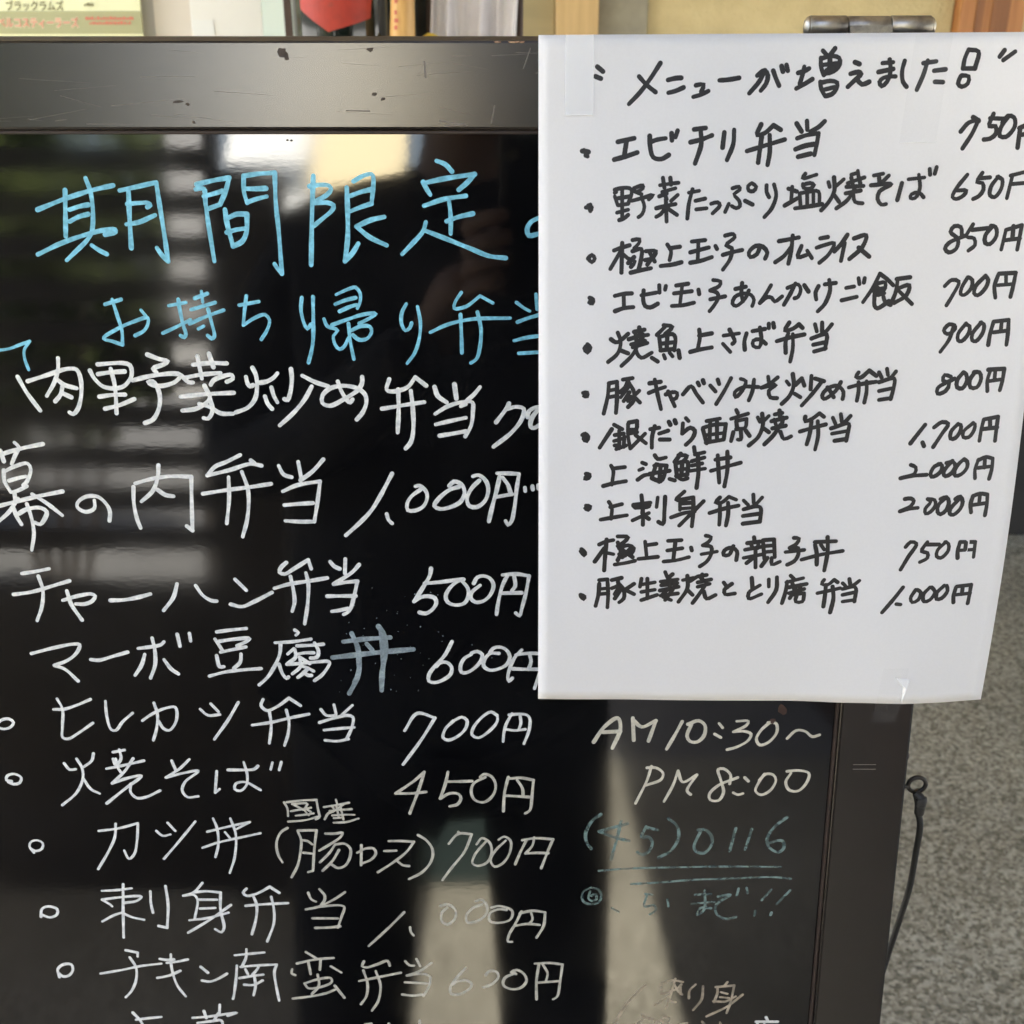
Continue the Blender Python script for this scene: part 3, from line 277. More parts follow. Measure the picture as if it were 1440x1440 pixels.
('opening_hours_thin_lettering','cream',1.38,'4966 -5290,5057 -5408/4873 -5573,5027 -5667/5389 -5234,5666 -5234,5629 -5337,5319 -5516!,5596 -5502,5749 -5573,5695 -5738,5405 -5928,5194 -5990/6179 -5267,5979 -5478,5886 -5714,5980 -5866,6190 -5786,6366 -5525,6330 -5290,6136 -5267/6625 -5691,6833 -5478,7048 -5502,7229 -5643,7397 -5596/3384 -6430,3289 -6815,3027 -7449/3278 -6478,3494 -6478,3671 -6622,3634 -6791,3250 -6961/4036 -6564,3922 -6961,3722 -7400/4037 -6574,4157 -6864,4494 -6670!,4275 -7107,4366 -7204/5306 -6912,5315 -6670,5134 -6502,5006 -6526,5085 -6815,5167 -7155,5048 -7375,4851 -7351,4822 -7204,5027 -6961,5492 -6743/5665 -6743,5757 -6840/5406 -7155,5518 -7214,5646 -7180/6135 -6646,6018 -6864,5946 -7107,6083 -7214,6293 -7107,6427 -6815,6353 -6670,6178 -6646,6015 -6815/6683 -6574,6949 -6550,7213 -6622,7187 -6864,6988 -7107,6769 -7082,6668 -6864,6781 -6622'),
('faded_phone_number','teal',1.55,'2184 -7753,1969 -7941,1822 -8288,1849 -8538,1962 -8714/2846 -8015,2150 -8229!,2505 -8388,2904 -8498/2691 -7941,2594 -8438,2467 -9016/3309 -8090,3208 -8388,3384 -8388,3477 -8538,3397 -8789,3224 -8890,3111 -8814/3309 -8114,3597 -8189/3848 -7867,4075 -8090,4111 -8438,3927 -8789,3646 -8965/4584 -8189,4781 -8189,4944 -8388,4934 -8638,4767 -8839,4567 -8789,4516 -8638,4652 -8239/5524 -8139,5404 -8779/5920 -8164,5786 -8739/6767 -7832,6486 -8090,6310 -8438,6391 -8689,6620 -8814,6744 -8689,6687 -8488,6339 -8563'),
('faded_underline_lettering','teal',1.07,'2165 -9345,2882 -9284,4077 -9244,5405 -9223,6713 -9234/2983 -9728,3738 -9677,4536 -9600,5423 -9570,6532 -9524,6980 -9575'),
('faded_until_lettering','teal',1.29,'1983 -9831,1785 -9959,1789 -10217,1970 -10310,2192 -10243,2242 -10062,2163 -9882,1983 -9831/1988 -10062,2098 -10011,2124 -10165,2013 -10217,1922 -10139,1963 -9933/2510 -10424,2692 -10528/3348 -10011,3528 -10036/3394 -10036,3337 -10372,3583 -10346,3632 -10476,3480 -10606/3912 -10165,3942 -10372/4599 -10036,5000 -10011/4521 -10295,5101 -10243/4839 -9908,4843 -10476,4671 -10632,4751 -10424,5020 -10424/5182 -10088,5492 -10036,5149 -10320,5162 -10580,5394 -10737,5661 -10684/5684 -9856,5650 -10062/5883 -9831,5914 -9985/6510 -9882,6283 -10191/6136 -10502,6130 -10632/6980 -9908,6670 -10295/6552 -10554,6534 -10622'),
('tan_sashimi_note','tan',1.25,'3433 -12728,3056 -13165,2662 -13913/3843 -12702,4119 -12574,4402 -12625/4204 -12523,4112 -12958,4000 -13423/3848 -12830,3875 -12984,4090 -12933/3853 -12984,4259 -12830,4362 -12702/4094 -13036,3713 -13330/4165 -12651,4260 -12856,4396 -13010/4079 -13216,4232 -13242/4342 -12728,4352 -12984/4730 -12702,4586 -12881,4575 -13123/4927 -12753,4902 -13165,4699 -13486/5548 -12625,5468 -12753/5253 -12779,5726 -12728!,5665 -13216,5575 -13579/5296 -12779,5305 -12958,5232 -13242/5390 -12933,5566 -12984/5376 -13087,5616 -13113/5209 -13216,5535 -13216,5787 -13061/5958 -13010,5586 -13371,5057 -13683/3376 -13657,3598 -13788/3252 -13913,3508 -13709,3685 -13788,3843 -13913/3733 -13913,3945 -13709,4099 -13735,4040 -13913/3838 -13788,3996 -13913/4390 -13913,4564 -13892/4955 -13850,5002 -13913/5415 -13866,5439 -13913'),
('white_corner_note','white',1.33,'6608 -13709,6658 -13814/6354 -13850,6923 -13850/6401 -13892,6363 -13997/6576 -13903,6560 -13997'),
('paper_title','ink',2.18,'1721 9461,1837 9370/1688 9275,1796 9234/2991 9529,2801 9241,2592 8969,2373 8746/2567 9275,2733 9105,2908 8975/3154 9207,3304 9241,3418 9247/3168 8962,3311 8996,3471 9064/3721 9105,3882 9122,3833 8985!/3674 8883,3834 8927,3976 8996/4195 9200,4382 9213,4589 9247/4953 9291,5092 9393,5168 9291,5139 9139,5037 9002/5110 9393,4994 9173,4805 8951/5272 9383,5332 9240,5403 9098/5436 9471,5469 9369/5535 9495,5566 9383/5776 9342,5899 9376,5994 9427/5895 9461,5867 9308,5822 9138/5754 9043,5929 9138,6069 9223/6254 9764,6330 9687/6495 9808,6402 9680/6219 9630,6236 9444,6298 9302/6227 9613,6403 9663,6584 9629,6609 9511,6491 9376,6315 9325/6404 9646,6403 9342/6270 9495,6572 9528/6347 9393,6522 9461/6233 9172,6258 9036,6337 8907/6252 9155,6430 9189,6575 9155,6564 9036,6479 8934,6355 8900/6313 9019,6526 9070/6911 9545,7003 9511/6835 9325,6994 9359,7050 9325,6931 9206,6795 9077/6966 9223,7080 9121,7221 9172/7467 9528,7681 9545/7396 9359,7690 9417/7606 9596,7638 9376,7580 9172,7477 9087,7429 9172,7503 9247,7645 9274,7746 9274/7912 9572,7872 9376,7903 9172,7981 9077/8291 9528,8550 9562/8377 9579,8307 9308,8194 9019/8517 9383,8748 9410/8550 9172,8713 9166/9184 9781,9384 9747,9339 9427!,9106 9427/9183 9788,9119 9613,9099 9427/9081 9292,9226 9275,9219 9139,9097 9077,9021 9139,9064 9275/9907 9774,9822 9653/10125 9748,9900 9586'),
('paper_line_one','ink',2.20,'1436 7832,1564 7814/1472 7849,1547 7727/1527 7832,1510 7745/2160 8012,2495 8082/2340 8040,2299 7745/2093 7664,2328 7727,2563 7804/2809 8127,2825 7901,2891 7710,3056 7675,3206 7755/2812 8005,2974 8057,3136 8081/3253 8178,3264 8040/3375 8230,3335 8102/3711 8254,3945 8282/3646 8005,3862 8057,4076 8137/3845 8230,3864 7970,3749 7588/4328 8195,4301 7901/4525 8247,4517 7970,4400 7657/5071 8351,4992 8144,5143 8178,5324 8333!,5473 8247/4801 7831,5152 7936,5564 8057/5091 8109,5065 7866,5038 7605/5253 8144,5267 7797,5233 7560/5793 8368,5901 8213/6000 8420,6016 8247/6362 8413,6241 8299,6082 8213/5817 8081,6013 8144,6247 8178!,6221 7970,6184 7755/5790 7866,5987 7936,6203 7970/5851 7720,6103 7779/9145 8213,9296 8385,9492 8437!,9384 8178,9206 7884/9379 8489,9493 8420/9791 8558,9720 8317,9848 8317,9877 8179,9758 8075,9631 8057/9726 8472,10000 8462/10105 8506,9960 8282,9955 8127,10085 8110,10250 8317,10217 8489,10086 8517,9988 8386/10364 8283,10343 7901/10345 8283,10542 8335,10540 7971/10358 8144,10485 8162'),
('paper_line_two','ink',1.93,'1571 6761,1618 6643/1617 6776,1639 6672/1526 6717,1648 6717/2115 7070,2236 7100,2419 7100,2466 7041,2394 6791/2117 6938,2181 6761/2116 7012,2146 7026/2149 6894,2422 6938/2267 7085,2278 6496/2197 6761,2394 6791/2169 6614,2397 6673/2217 6466,2308 6496,2399 6570/2510 7100,2691 7158,2693 7100,2572 7026/2511 7041,2665 6982/2469 6850,2697 6909,2908 6968,2819 6880/2666 6924,2731 6732,2688 6585,2613 6525/3041 7159,3238 7188,3419 7208/3098 7305,3133 7115/3250 7305,3268 7173/3090 7027,3361 7100/3031 6939,3182 6997/3152 6968,3184 6880/3411 6968,3277 6850/2975 6703,3157 6747,3370 6786/3169 6880,3195 6437/3158 6703,3070 6585,2979 6532/3204 6703,3406 6570/3637 7012,3849 7050/3712 7080,3644 6792,3621 6497/3779 6851,3976 6895/3799 6680,4012 6703/4101 6792,4237 6821,4284 6762,4137 6600/4466 6792,4395 6630/4532 7100,4668 7130,4685 7071,4566 6983,4677 6851,4696 6748,4622 6704,4529 6748/4799 6851,4954 6777/4923 7203,4849 7144,4868 7056,4960 7042,5017 7130,4923 7203/5229 7159,5234 7027,5290 6924/5380 7174,5434 6968,5354 6704,5208 6527/5680 7092,5855 7036/5755 7129,5747 6869/5617 6757,5749 6831,5880 6906/6013 7388,5959 7295,6244 7369/5973 7166,6118 7203,6204 7166,6123 7092,5987 7110,5972 7184/5915 6999,5947 6720/5915 6999,6125 7036,6299 7036,6330 6794/6069 6999,6080 6757/6196 6999,6207 6776/5832 6701,6100 6738,6388 6787/6494 7221,6525 7129/6605 7314,6626 7055,6521 6831,6374 6664/6807 7277,6659 7147/6630 6962,6733 6831/6956 7369,7088 7406/7086 7443,7114 7277/6888 7203,7058 7258,7228 7314/6959 7314,7007 7129/7112 7314,7159 7166/6872 7129,7218 7147/6860 6999,7165 7055/7046 7110,6905 6869,6682 6701/7012 7036,7061 6831,7217 6802/7418 7351,7608 7388/7528 7314,7542 7203/7726 7351,7543 7184,7371 7158!,7793 7184,7551 7036,7521 6887,7605 6776,7701 6787/8004 7203,7928 6869/8134 7277,8460 7314/8341 7369,8378 7092,8293 6906,8196 6906,8211 6980,8363 7017,8466 6924/8557 7480,8572 7369/8698 7517,8668 7388/9347 7369,9134 7091,9068 6924,9149 6887,9300 6961,9351 7054,9156 7054/9656 7406,9553 7221,9672 7202,9702 7072,9614 6942,9501 6887/9587 7295,9819 7314/9993 7332,9854 7128,9847 6961,9949 6923,10073 7091,10076 7276,9974 7321/10286 7350,10207 6904/10247 7350,10555 7424/10301 7183,10536 7202'),
('paper_line_three','ink',2.01,'1585 5689,1661 5764,1723 5689,1663 5614,1585 5689/2120 5855,2288 5915,2441 5960/2287 6005,2282 5405/2259 5840,2050 5480/2306 5781,2415 5691/2500 6065,2653 6080,2624 5990,2534 5901/2505 5841,2688 5886,2691 5721,2635 5451/2415 5691,2555 5631,2480 5526/2538 5721,2417 5601/2781 5841,2996 5842,2907 5692,2769 5662/2842 5841,2970 5632/2966 5782,2817 5572/2476 5405,2666 5451,2896 5497/3222 5976,3302 5842,3276 5662/3270 5902,3484 5932/3095 5542,3340 5572,3523 5618/3726 6036,4001 6066/3863 6052,3860 5663/3702 5819,4082 5918/3708 5609,3922 5648,4150 5723/4219 5947,4252 5888/4411 6156,4579 6186,4611 6126,4433 5963,4558 5903,4534 5694,4388 5469/4378 5768,4591 5828,4774 5867/5139 5933,5084 5784,4948 5724,4914 5814,5047 5948,5201 5933,5298 5814,5256 5694/5530 6045,5742 6082,5935 6120/5809 6158,5791 5856,5744 5591/5788 5931,5640 5742,5470 5621/6001 5950,5933 5723,6145 5780/6122 5856,6226 5704/6382 6101,6536 6128/6314 5913,6486 5969,6678 6007,6573 5780,6387 5610/6941 6176,6833 6007,6687 5837/6892 6007,6833 5648/7081 6101,7329 6165,7265 5932,7006 5686/7188 5913,7412 5735/9321 6137,9288 6325,9149 6344,9078 6232,9247 6081,9221 5892,9069 5817,8985 5893,9055 6006,9399 6156/9539 6381,9420 6137,9581 6099,9611 5966,9481 5853/9528 6269,9861 6305/9957 6343,9814 6155,9826 6004,9927 5984,10052 6154,10018 6324,9917 6350/10243 6267,10177 5870/10243 6267,10574 6360!,10520 5868/10396 6341,10396 6115/10241 6059,10559 6095'),
('paper_line_four','ink',2.02,'1626 4888,1704 4858,1690 4766,1612 4796,1658 4827/2152 4929,2337 4972,2506 4982/2337 4951,2348 4692/2164 4615,2342 4677,2543 4699/2752 5043,2747 4846,2790 4724,2899 4694,3052 4771/2708 4943,3016 4999/3074 5150,3084 4999/3213 5135,3199 5060/3428 5145,3674 5182/3552 5136,3516 4757/3386 4984,3755 5030/3347 4726,3579 4742,3809 4794/3893 5061,3912 4970/4195 5258,4350 5228,4323 5137,4141 5046!,4281 5001,4315 4910,4243 4758,4139 4621/4147 4864,4453 4925/4664 5077,4878 5123/4798 5198,4790 5002,4828 4820/4943 5047,4872 4880,4692 4728,4613 4774,4655 4911,4837 4986,4993 4956,5059 4850,5027 4729/5402 5153,5301 4972,5185 4790!,5335 4911,5428 4896,5493 4820,5643 4926/5747 5099,5966 5171,6026 5063,5978 4917,5905 4888/5909 5189,5808 4972,5688 4753/6096 5153,6188 5026/6394 5135,6337 5008,6359 4863/6522 5171,6750 5200/6609 5262,6638 5063,6542 4772,6401 4618/6970 5099,7135 5128/6891 4845,7202 4917/7218 5298,7243 5179/7347 5298,7334 5208/7657 5388,7526 5099,7338 4808/7657 5388,7811 5280,7949 5153/7613 5190,7778 5208,7752 5027,7569 4990/7565 5063,7785 5099/7598 5135,7715 5027/7546 5063,7608 4954,7773 4990/7571 4954,7584 4735,7643 4681,7876 4827/7759 4918,7803 4808,7918 4754/8015 5280,8291 5316/8035 5262,8012 5026,7918 4754/8028 5081,8283 5153,8240 4954,7990 4790/8047 5063,8205 4917,8364 4771/9033 5133,9175 5259,9328 5222,9217 4950,9100 4739/9510 5312,9395 5095,9386 4968,9463 4949,9603 5094,9609 5257,9529 5312/9886 5339,9695 5130,9669 4984,9749 4940,9907 5092,9950 5255,9886 5339/10154 5345,10096 5127,10136 4889/10170 5381,10533 5396!,10501 5123,10464 4904/10327 5343,10343 5161/10171 5145,10497 5167'),
('paper_line_five','ink',2.04,'1593 3926,1657 3858,1596 3749,1532 3841,1593 3904/1594 3888,1604 3795/2090 4031,2185 3969,2278 3985/2228 4170,2294 3985,2236 3737,2037 3555/2446 4147,2324 4032/2297 3799,2455 3738/2570 4187,2786 4234/2676 4280,2695 4142/2464 4033,2665 4095,2866 4127/2602 4141,2621 3987/2757 4142,2760 4019/2513 3925,2807 4003/2546 3863,2855 3957/2698 4018,2549 3708,2320 3473/2608 3863,2642 3739,2738 3646,2953 3756/3234 4313,3128 4205,3053 4128/3187 4328,3374 4298,3223 4144/3101 4082,3139 3804/3101 4082,3379 4144,3436 4083,3426 3805/3271 4113,3263 3820/3135 3943,3415 3975/3139 3804,3419 3836/2956 3648,3083 3570/3204 3711,3237 3633/3327 3758,3392 3681/3513 3805,3543 3650/3935 4238,3955 4085,3917 3837/3939 4115,4201 4162/3763 3775,3948 3822,4211 3869/4451 4116,4776 4163/4571 4239,4655 4086,4689 3994,4644 3947/4442 3947,4604 3777/4931 4163,4892 3994,4908 3824/5054 4209,5316 4256/5206 4286,5248 4025,5208 3871,5082 3902,5078 4010,5216 4040,5345 3948/5389 4363,5393 4271/5482 4378,5501 4286/5817 4387,5731 4222,5897 4259,6023 4351!,6102 4277/5573 4001,5831 4075,6146 4141/5808 4167,5760 4001,5772 3760/5903 4148,5917 3853,5875 3574/6359 4351,6404 4204/6506 4388,6516 4204/6713 4351,6573 4185,6299 4056!,6612 4148,6620 4001,6592 3834/6344 3927,6602 3982/6370 3786,6610 3853/9303 4327,9187 4347,9083 4218,9165 4144,9328 4253,9303 4327,9212 4033,9041 3774/9548 4362,9394 4142,9405 4012,9483 3993,9623 4159,9629 4306,9531 4344/9872 4378,9701 4139,9712 4010,9791 3990,9929 4174,9933 4341,9853 4378/10142 4393,10088 4135,10069 3912/10142 4393,10471 4426!,10480 4129,10471 3906/10320 4372,10318 4187/10163 4171,10473 4204'),
('paper_line_six','ink',2.05,'1514 2893,1608 2910,1609 2815,1530 2830,1577 2878/2061 3072,2041 2819,1963 2452/2061 3104,2233 3136!,2240 2789,2224 2470/2064 2946,2220 2979/2051 2803,2223 2836/2357 3184,2560 3217/2482 3201,2408 3012,2300 2916/2468 3138,2599 2918,2587 2728,2480 2600/2471 3012,2318 2805/2504 2917,2383 2726/2538 2823,2477 2727/2708 2950,2570 2807/2601 2823,2730 2697/2923 3109,3157 3142/2913 2904,3068 2969,3255 3033/3031 3189,3103 2858,3181 2557/3275 2875,3415 2923,3509 2908,3497 2797,3404 2765/3320 2939,3471 2623/3636 2877,3803 3051,3918 2894,4066 2705/3941 3130,3974 3068/4049 3178,4073 3115/4209 3068,4324 2943/4361 3194,4396 3100/4642 3226,4512 2959,4350 2675/4846 3211,4958 3164,4888 2960,4753 2818,4733 2928,4916 3039,5230 3039/5129 3196,5108 2961,5039 2755/5424 3259,5444 3149/5628 3243,5477 3118,5294 3024!,5604 3087,5454 2961,5492 2819,5634 2803/5820 3162,5881 3087/5944 3312,5976 3068,5894 2841,5743 2682/6137 3218,6013 3087/6004 2898,6129 2823/6158 3181,6202 3068/6341 3275,6338 2993/6420 3219,6611 3162/6573 3162,6381 2898,6169 2644/6694 3031,6755 2955,6839 2823/6970 3144,6868 2955,6633 2785,6591 2861,6678 2993,6899 3068,7039 2937,7030 2785/7333 3350,7282 3257,7378 3238,7556 3388!,7714 3276/7146 3031,7424 3106,7722 3152/7346 3144,7358 2956,7334 2748/7514 3163,7528 2956,7495 2710/7765 3350,7829 3238/7929 3425,7957 3294/8122 3369,8018 3238,7779 3144!,8095 3219,8092 2993,8050 2785/7792 2956,8053 3012/7805 2767,8049 2804/9314 3248,9176 3287,9147 3175,9288 3098,9224 2947,9055 2892,9045 3006,9395 3209/9577 3339,9456 3171,9470 3020,9588 2999,9670 3168,9639 3300,9577 3339/9830 3336,9729 3167,9762 3016,9899 3014,9979 3202,9927 3334,9810 3336/10163 3349,10122 3161,10144 2932/10119 3387,10475 3399!,10461 3153,10423 2945/10280 3365,10279 3176/10143 3141,10419 3173'),
('paper_line_seven','ink',2.07,'1511 1980,1574 2013,1639 1949,1609 1851,1544 1899,1559 1948/2143 2116,2021 1921,1891 1708/2189 2213,2365 2118/2210 1988,2399 2022/2197 1858,2417 1925/2303 2085,2312 1696/2215 1761,2278 1761/2416 1957,2406 1730/2248 1679,2453 1763/2489 2232,2496 1958,2550 1699/2504 2264,2677 2298!,2666 2121,2492 2103/2494 2023,2683 2057/2550 1699,2858 2026/2653 1992,2880 1816/2966 2124,3155 2157/3059 2189,3009 1963,3010 1720/3159 2029,3347 2095/3179 1900,3385 1901/3356 2287,3390 2223/3481 2320,3506 2256/3716 2369,3775 2306/3657 2257,3649 2032!,3818 2162,3916 2098,3874 1937,3737 1790/4160 2308,4442 2363/4238 2324,4240 1906/4380 2325,4397 1939/4088 2131,4180 1825/4087 2163,4321 2228,4573 2245!,4541 1908/4163 1841,4541 1908/4156 2003,4550 2053/4781 2549,4815 2485/4679 2358,5036 2470/4791 2310,5010 2358!,4988 2166,4799 2134/4791 2310,4814 2166/4894 2134,4905 1909,4842 1909/4739 2069,4700 1876/5006 2102,5091 1990/5245 2391,5297 2295/5336 2470,5364 2231,5282 1974,5086 1780/5481 2423,5391 2327/5367 2167,5499 2071/5605 2455,5761 2487/5702 2537,5729 2385/5543 2308,5862 2385/5598 2346,5642 2231/5786 2385,5773 2270/5570 2154,5852 2212/5737 2231,5598 2000,5418 1806/5746 2078,5830 1923,5979 1981/6259 2404,6264 2308,6413 2366,6557 2481!,6657 2404/6164 2085,6462 2174,6705 2240/6397 2308,6376 2039,6325 1807/6530 2308,6557 2001,6512 1691/6847 2385,6913 2251/7013 2462,7042 2309/7224 2424,7065 2251,6824 2155!,7197 2252,7190 2079,7166 1886/6851 2040,7170 2098/6918 1885,7163 1924/8840 2227,8702 2036,8554 1825/8816 1842,8854 1764/9040 2167,9205 2280,9345 2240,9228 2029,9059 1741/9561 2236,9420 2065,9427 1917,9532 1927,9633 2099,9622 2215,9543 2217/9895 2249,9696 2059,9708 1943,9827 1940,9930 2094,9936 2229,9877 2230/10127 2320,10091 2089,10076 1856/10127 2320,10444 2369!,10436 2078,10434 1844/10271 2297,10290 2122/10109 2108,10450 2136'),
('paper_line_eight','ink',2.09,'1605 1125,1685 1110,1671 1027,1575 1009,1622 1076/2145 1314,2195 1216,2171 884/2179 1249,2443 1285/1986 855,2202 918,2473 971/2813 1388,2894 1356/2754 1223,2833 1257/2728 1007,2869 1108,2981 1126/3079 1554,3145 1473,3319 1507/3070 1325,3149 1358/3117 1358,3031 1061/3031 1044,3225 980,3286 1080,3341 1327!,3117 1342/2980 1143,3408 1213/3213 1326,3194 963/3633 1591,3513 1411/3587 1559,3778 1544,3657 1396/3531 1362,3573 1082/3530 1378,3783 1413,3794 1134/3673 1396,3667 1133/3567 1231,3789 1265/3556 1099,3794 1134/3415 1031,3528 999/3622 1050,3703 1017,3798 1051/3914 1740,3934 1626/4140 1627,3936 1577/3878 1430,4145 1513/3855 1216,4171 1268/3999 1594,4031 1201,4005 837/3882 1332,4103 1382/4429 1564,4460 1237,4489 956/4632 1646,4651 1237,4605 874/4301 1219,4584 1303,4930 1402/4386 1466,4701 1516/8604 1352,8717 1296,8708 1165,8404 1058!,8691 1110,8972 1128/9256 1364,9130 1312,9057 1159,9086 1082,9193 1113,9292 1221,9292 1330,9212 1365/9514 1424,9396 1284,9343 1154,9394 1087,9520 1150,9593 1302,9538 1401,9386 1383/9775 1462,9654 1344,9582 1192,9614 1092,9744 1122,9861 1273,9847 1405,9776 1451/10101 1441,10046 1224,10069 1024/10092 1420,10266 1490,10429 1451!,10433 1230,10397 999/10249 1436,10258 1259/10111 1254,10404 1276'),
('paper_line_nine','ink',2.11,'1618 405,1715 389,1668 304,1603 354,1651 371/2116 497,2183 380,2174 108/2151 380,2401 451/1948 87,2222 143,2517 198/2649 438,3017 493/2819 658,2862 322,2873 -18/2650 421,2699 371!,2988 408,3002 476/2860 390,2848 254/2993 256,2644 81/2865 220,2998 120/3174 612,3156 393/3334 631,3330 294,3309 4,3210 55/3746 752,3577 566,3944 620!,3958 300,3941 -40/3656 584,3667 331/3693 483,3917 502/3698 365,3922 384/3480 160,3766 265,3990 300/4172 538,3958 300,3666 -26/4521 623,4431 506,4559 506,4713 641!,4877 575/4314 269,4631 372,4933 441/4528 489,4541 236,4537 -1/4704 507,4718 237,4684 -18/5039 559,5141 458/5240 693,5260 509/5437 627,5271 442,5050 357!,5402 408,5422 70/5043 205,5395 257/5053 28,5406 77/8544 592,8674 602,8745 545,8690 434,8461 313!,8652 367,8848 387/9070 584,9205 558,9239 446,9144 291,9038 248,9016 361,9121 516,9048 584/9336 578,9465 619,9533 505,9497 326,9374 228,9300 287,9306 444,9425 575/9671 569,9777 621,9847 496,9809 340,9667 208,9585 233,9584 346,9741 544/10070 623,10034 444,10069 251/10070 623,10225 671,10402 641!,10417 426,10404 166/10229 638,10231 435/10095 419,10414 449'),
('paper_line_ten','ink',2.13,'1539 -606,1623 -692,1608 -763,1524 -659/1929 -493,2074 -421,2236 -383/2089 -369,2066 -753,2052 -1107/2045 -578,1840 -899/2080 -683,2245 -715/2331 -295,2559 -309,2465 -432,2337 -521/2335 -434,2407 -677,2347 -854/2371 -572,2564 -499,2697 -567,2636 -708/2437 -606,2671 -777/2443 -781,2632 -568/2375 -712,2507 -745/2284 -961,2512 -921,2723 -864/2935 -407,2980 -755/2955 -493,3181 -455/2803 -817,3225 -762/3438 -383,3729 -362/3600 -381,3571 -834/3431 -609,3754 -552/3360 -872,3653 -833,3910 -760/3948 -533,3968 -602/4259 -254,4374 -287,4331 -391,4205 -479!,4386 -512,4395 -686,4307 -862,4166 -976/4184 -688,4522 -622/4873 -492,4787 -701,4673 -701,4683 -597,4842 -526,4961 -613,4958 -822/5177 -421,5451 -386/5315 -283,5339 -403/5260 -438,5299 -542/5420 -403,5413 -542/5138 -577,5492 -507/5118 -769,5536 -681/5366 -577,5394 -997/5345 -751,5191 -892/5514 -351,5576 -785/5531 -351,5757 -333!,5802 -750/5572 -489,5766 -472/5582 -628,5776 -610/5640 -768,5523 -961/5738 -767,5749 -925,5924 -855/6193 -296,6305 -315,6259 -433,6118 -531!,6303 -531,6315 -689,6235 -847,6092 -927/6033 -630,6436 -578/6666 -451,6718 -648,6741 -925/6927 -275,6955 -608,6920 -1064/6661 -393,7119 -372/6794 -451,6878 -569/6398 -807,6814 -687,7286 -598/8668 -512,8769 -397,8905 -438,8750 -750,8612 -1046/9148 -405,9038 -618,9177 -662,9190 -781,9029 -875/9135 -464,9423 -472/9570 -418,9400 -609,9397 -748,9499 -791,9651 -618,9632 -460,9550 -418/9899 -430,9867 -646,9887 -805/9899 -430,10257 -449!,10265 -807/10039 -456,10040 -614/9904 -627,10241 -626'),
('paper_line_eleven','ink',2.16,'1545 -1713,1628 -1747,1613 -1821,1545 -1749/1952 -1432,1942 -1685,1883 -1979/1950 -1342,2130 -1320!,2157 -1681,2150 -2010/1972 -1558,2136 -1536/1958 -1685,2140 -1663/2229 -1336,2442 -1278/2360 -1298,2365 -1459,2235 -1534/2363 -1387,2500 -1565,2507 -1782,2411 -1876/2399 -1494,2306 -1677/2434 -1566,2309 -1786/2726 -1416,2533 -1564/2533 -1564,2735 -1669/2886 -1288,2860 -1486/2891 -1431,3185 -1372/3017 -1285,3036 -1772/2898 -1611,3192 -1552/2905 -1811,3247 -1678/3404 -1119,3458 -1243/3570 -1170,3475 -1261/3315 -1352,3690 -1293/3508 -1260,3520 -1511/3336 -1442,3678 -1383/3308 -1568,3715 -1472/3520 -1511,3363 -1694,3566 -1800/3587 -1546,3434 -1802/3330 -1694,3707 -1635/3806 -1310,4033 -1254/3899 -1202,3914 -1506,3733 -1841/4098 -1235,3971 -1326/3916 -1542,4038 -1667/4129 -1217,4324 -1180/4225 -1163,4233 -1323/4137 -1360,4428 -1286/4197 -1252,4334 -1358/4143 -1467,4402 -1393/4305 -1430,4185 -1647,4049 -1866/4280 -1574,4356 -1754,4549 -1662/4712 -1355,4802 -1480/4895 -1390,4739 -1534,4762 -1642,4976 -1623/5329 -1245,5363 -1495/5522 -1423,5288 -1603,5298 -1748,5571 -1638/5710 -1279,5723 -1458/5886 -1226,5893 -1530,5735 -1837/6187 -1187,6268 -1268/6106 -1349,6471 -1247/6123 -1329,6105 -1572,6046 -1860/6172 -1470,6557 -1388/6238 -1369,6333 -1613/6428 -1409,6408 -1612/6183 -1613,6511 -1510/6323 -1490,6212 -1736/6370 -1612,6350 -1818,6500 -1817,6523 -1653/6262 -1654,6520 -1612/6939 -1285,6892 -1387,7024 -1406,7162 -1284!,7242 -1344/6819 -1611,7074 -1548,7311 -1486/6987 -1406,6990 -1651,6979 -1938/7139 -1446,7184 -1731,7143 -2082/7355 -1364,7417 -1424/7494 -1262,7524 -1383/7721 -1302,7584 -1423,7368 -1506!,7644 -1464,7659 -1810/7382 -1648,7637 -1585/7398 -1812,7655 -1769/8715 -1470,8521 -1772,8308 -2079/8609 -1876,8706 -1890/9010 -1538,8918 -1740,8969 -1844,9097 -1786,9133 -1603,9049 -1539/9332 -1488,9199 -1666,9239 -1832,9370 -1796,9462 -1595,9371 -1489/9659 -1460,9506 -1637,9525 -1782,9640 -1766,9754 -1586,9718 -1463/9940 -1513,9911 -1737,9931 -1882/9957 -1493,10298 -1476!,10293 -1722,10282 -1928/10102 -1523,10105 -1688/9945 -1697,10307 -1682')]

# ---------------------------------------------------------------- menu board (local frame: x right, y up the board, z out of its face)
P0 = Vector((0, .488, 1.1277)); TILT = R(82)
VB = 1.1277 / math.cos(R(8))
base = P0 - Vector((0, math.sin(R(8)), math.cos(R(8)))) * VB
board = thing('menu_board', base, 'black glossy menu signboard in a dark brown frame, covered in white and blue handwriting', 'menu board', rot=(TILT, 0, 0))
UL, UR, VT = -.345, .1905, .1995     # outer edges in board units (origin at picture centre)
FW = .0345; VBOT = -VB + .10
def B(v): return v + VB
HF = .0045
def railmesh(name, x0, y0, x1, y1, z0=-.018, z1=HF, m='frame', bev=.0012):
    return box(name, (x0, y0 + VB, z0), (x1, y1 + VB, z1), M[m], board, bev=bev, smooth=False)
railmesh('top_rail', UL, VT - FW, UR, VT)
railmesh('side_rail', UL, VBOT, UL + FW, VT - FW - .0002)
railmesh('side_rail', UR - FW, VBOT, UR, VT - FW - .0002)
railmesh('bottom_rail', UL + FW + .0002, VBOT, UR - FW - .0002, VBOT + FW + .02)
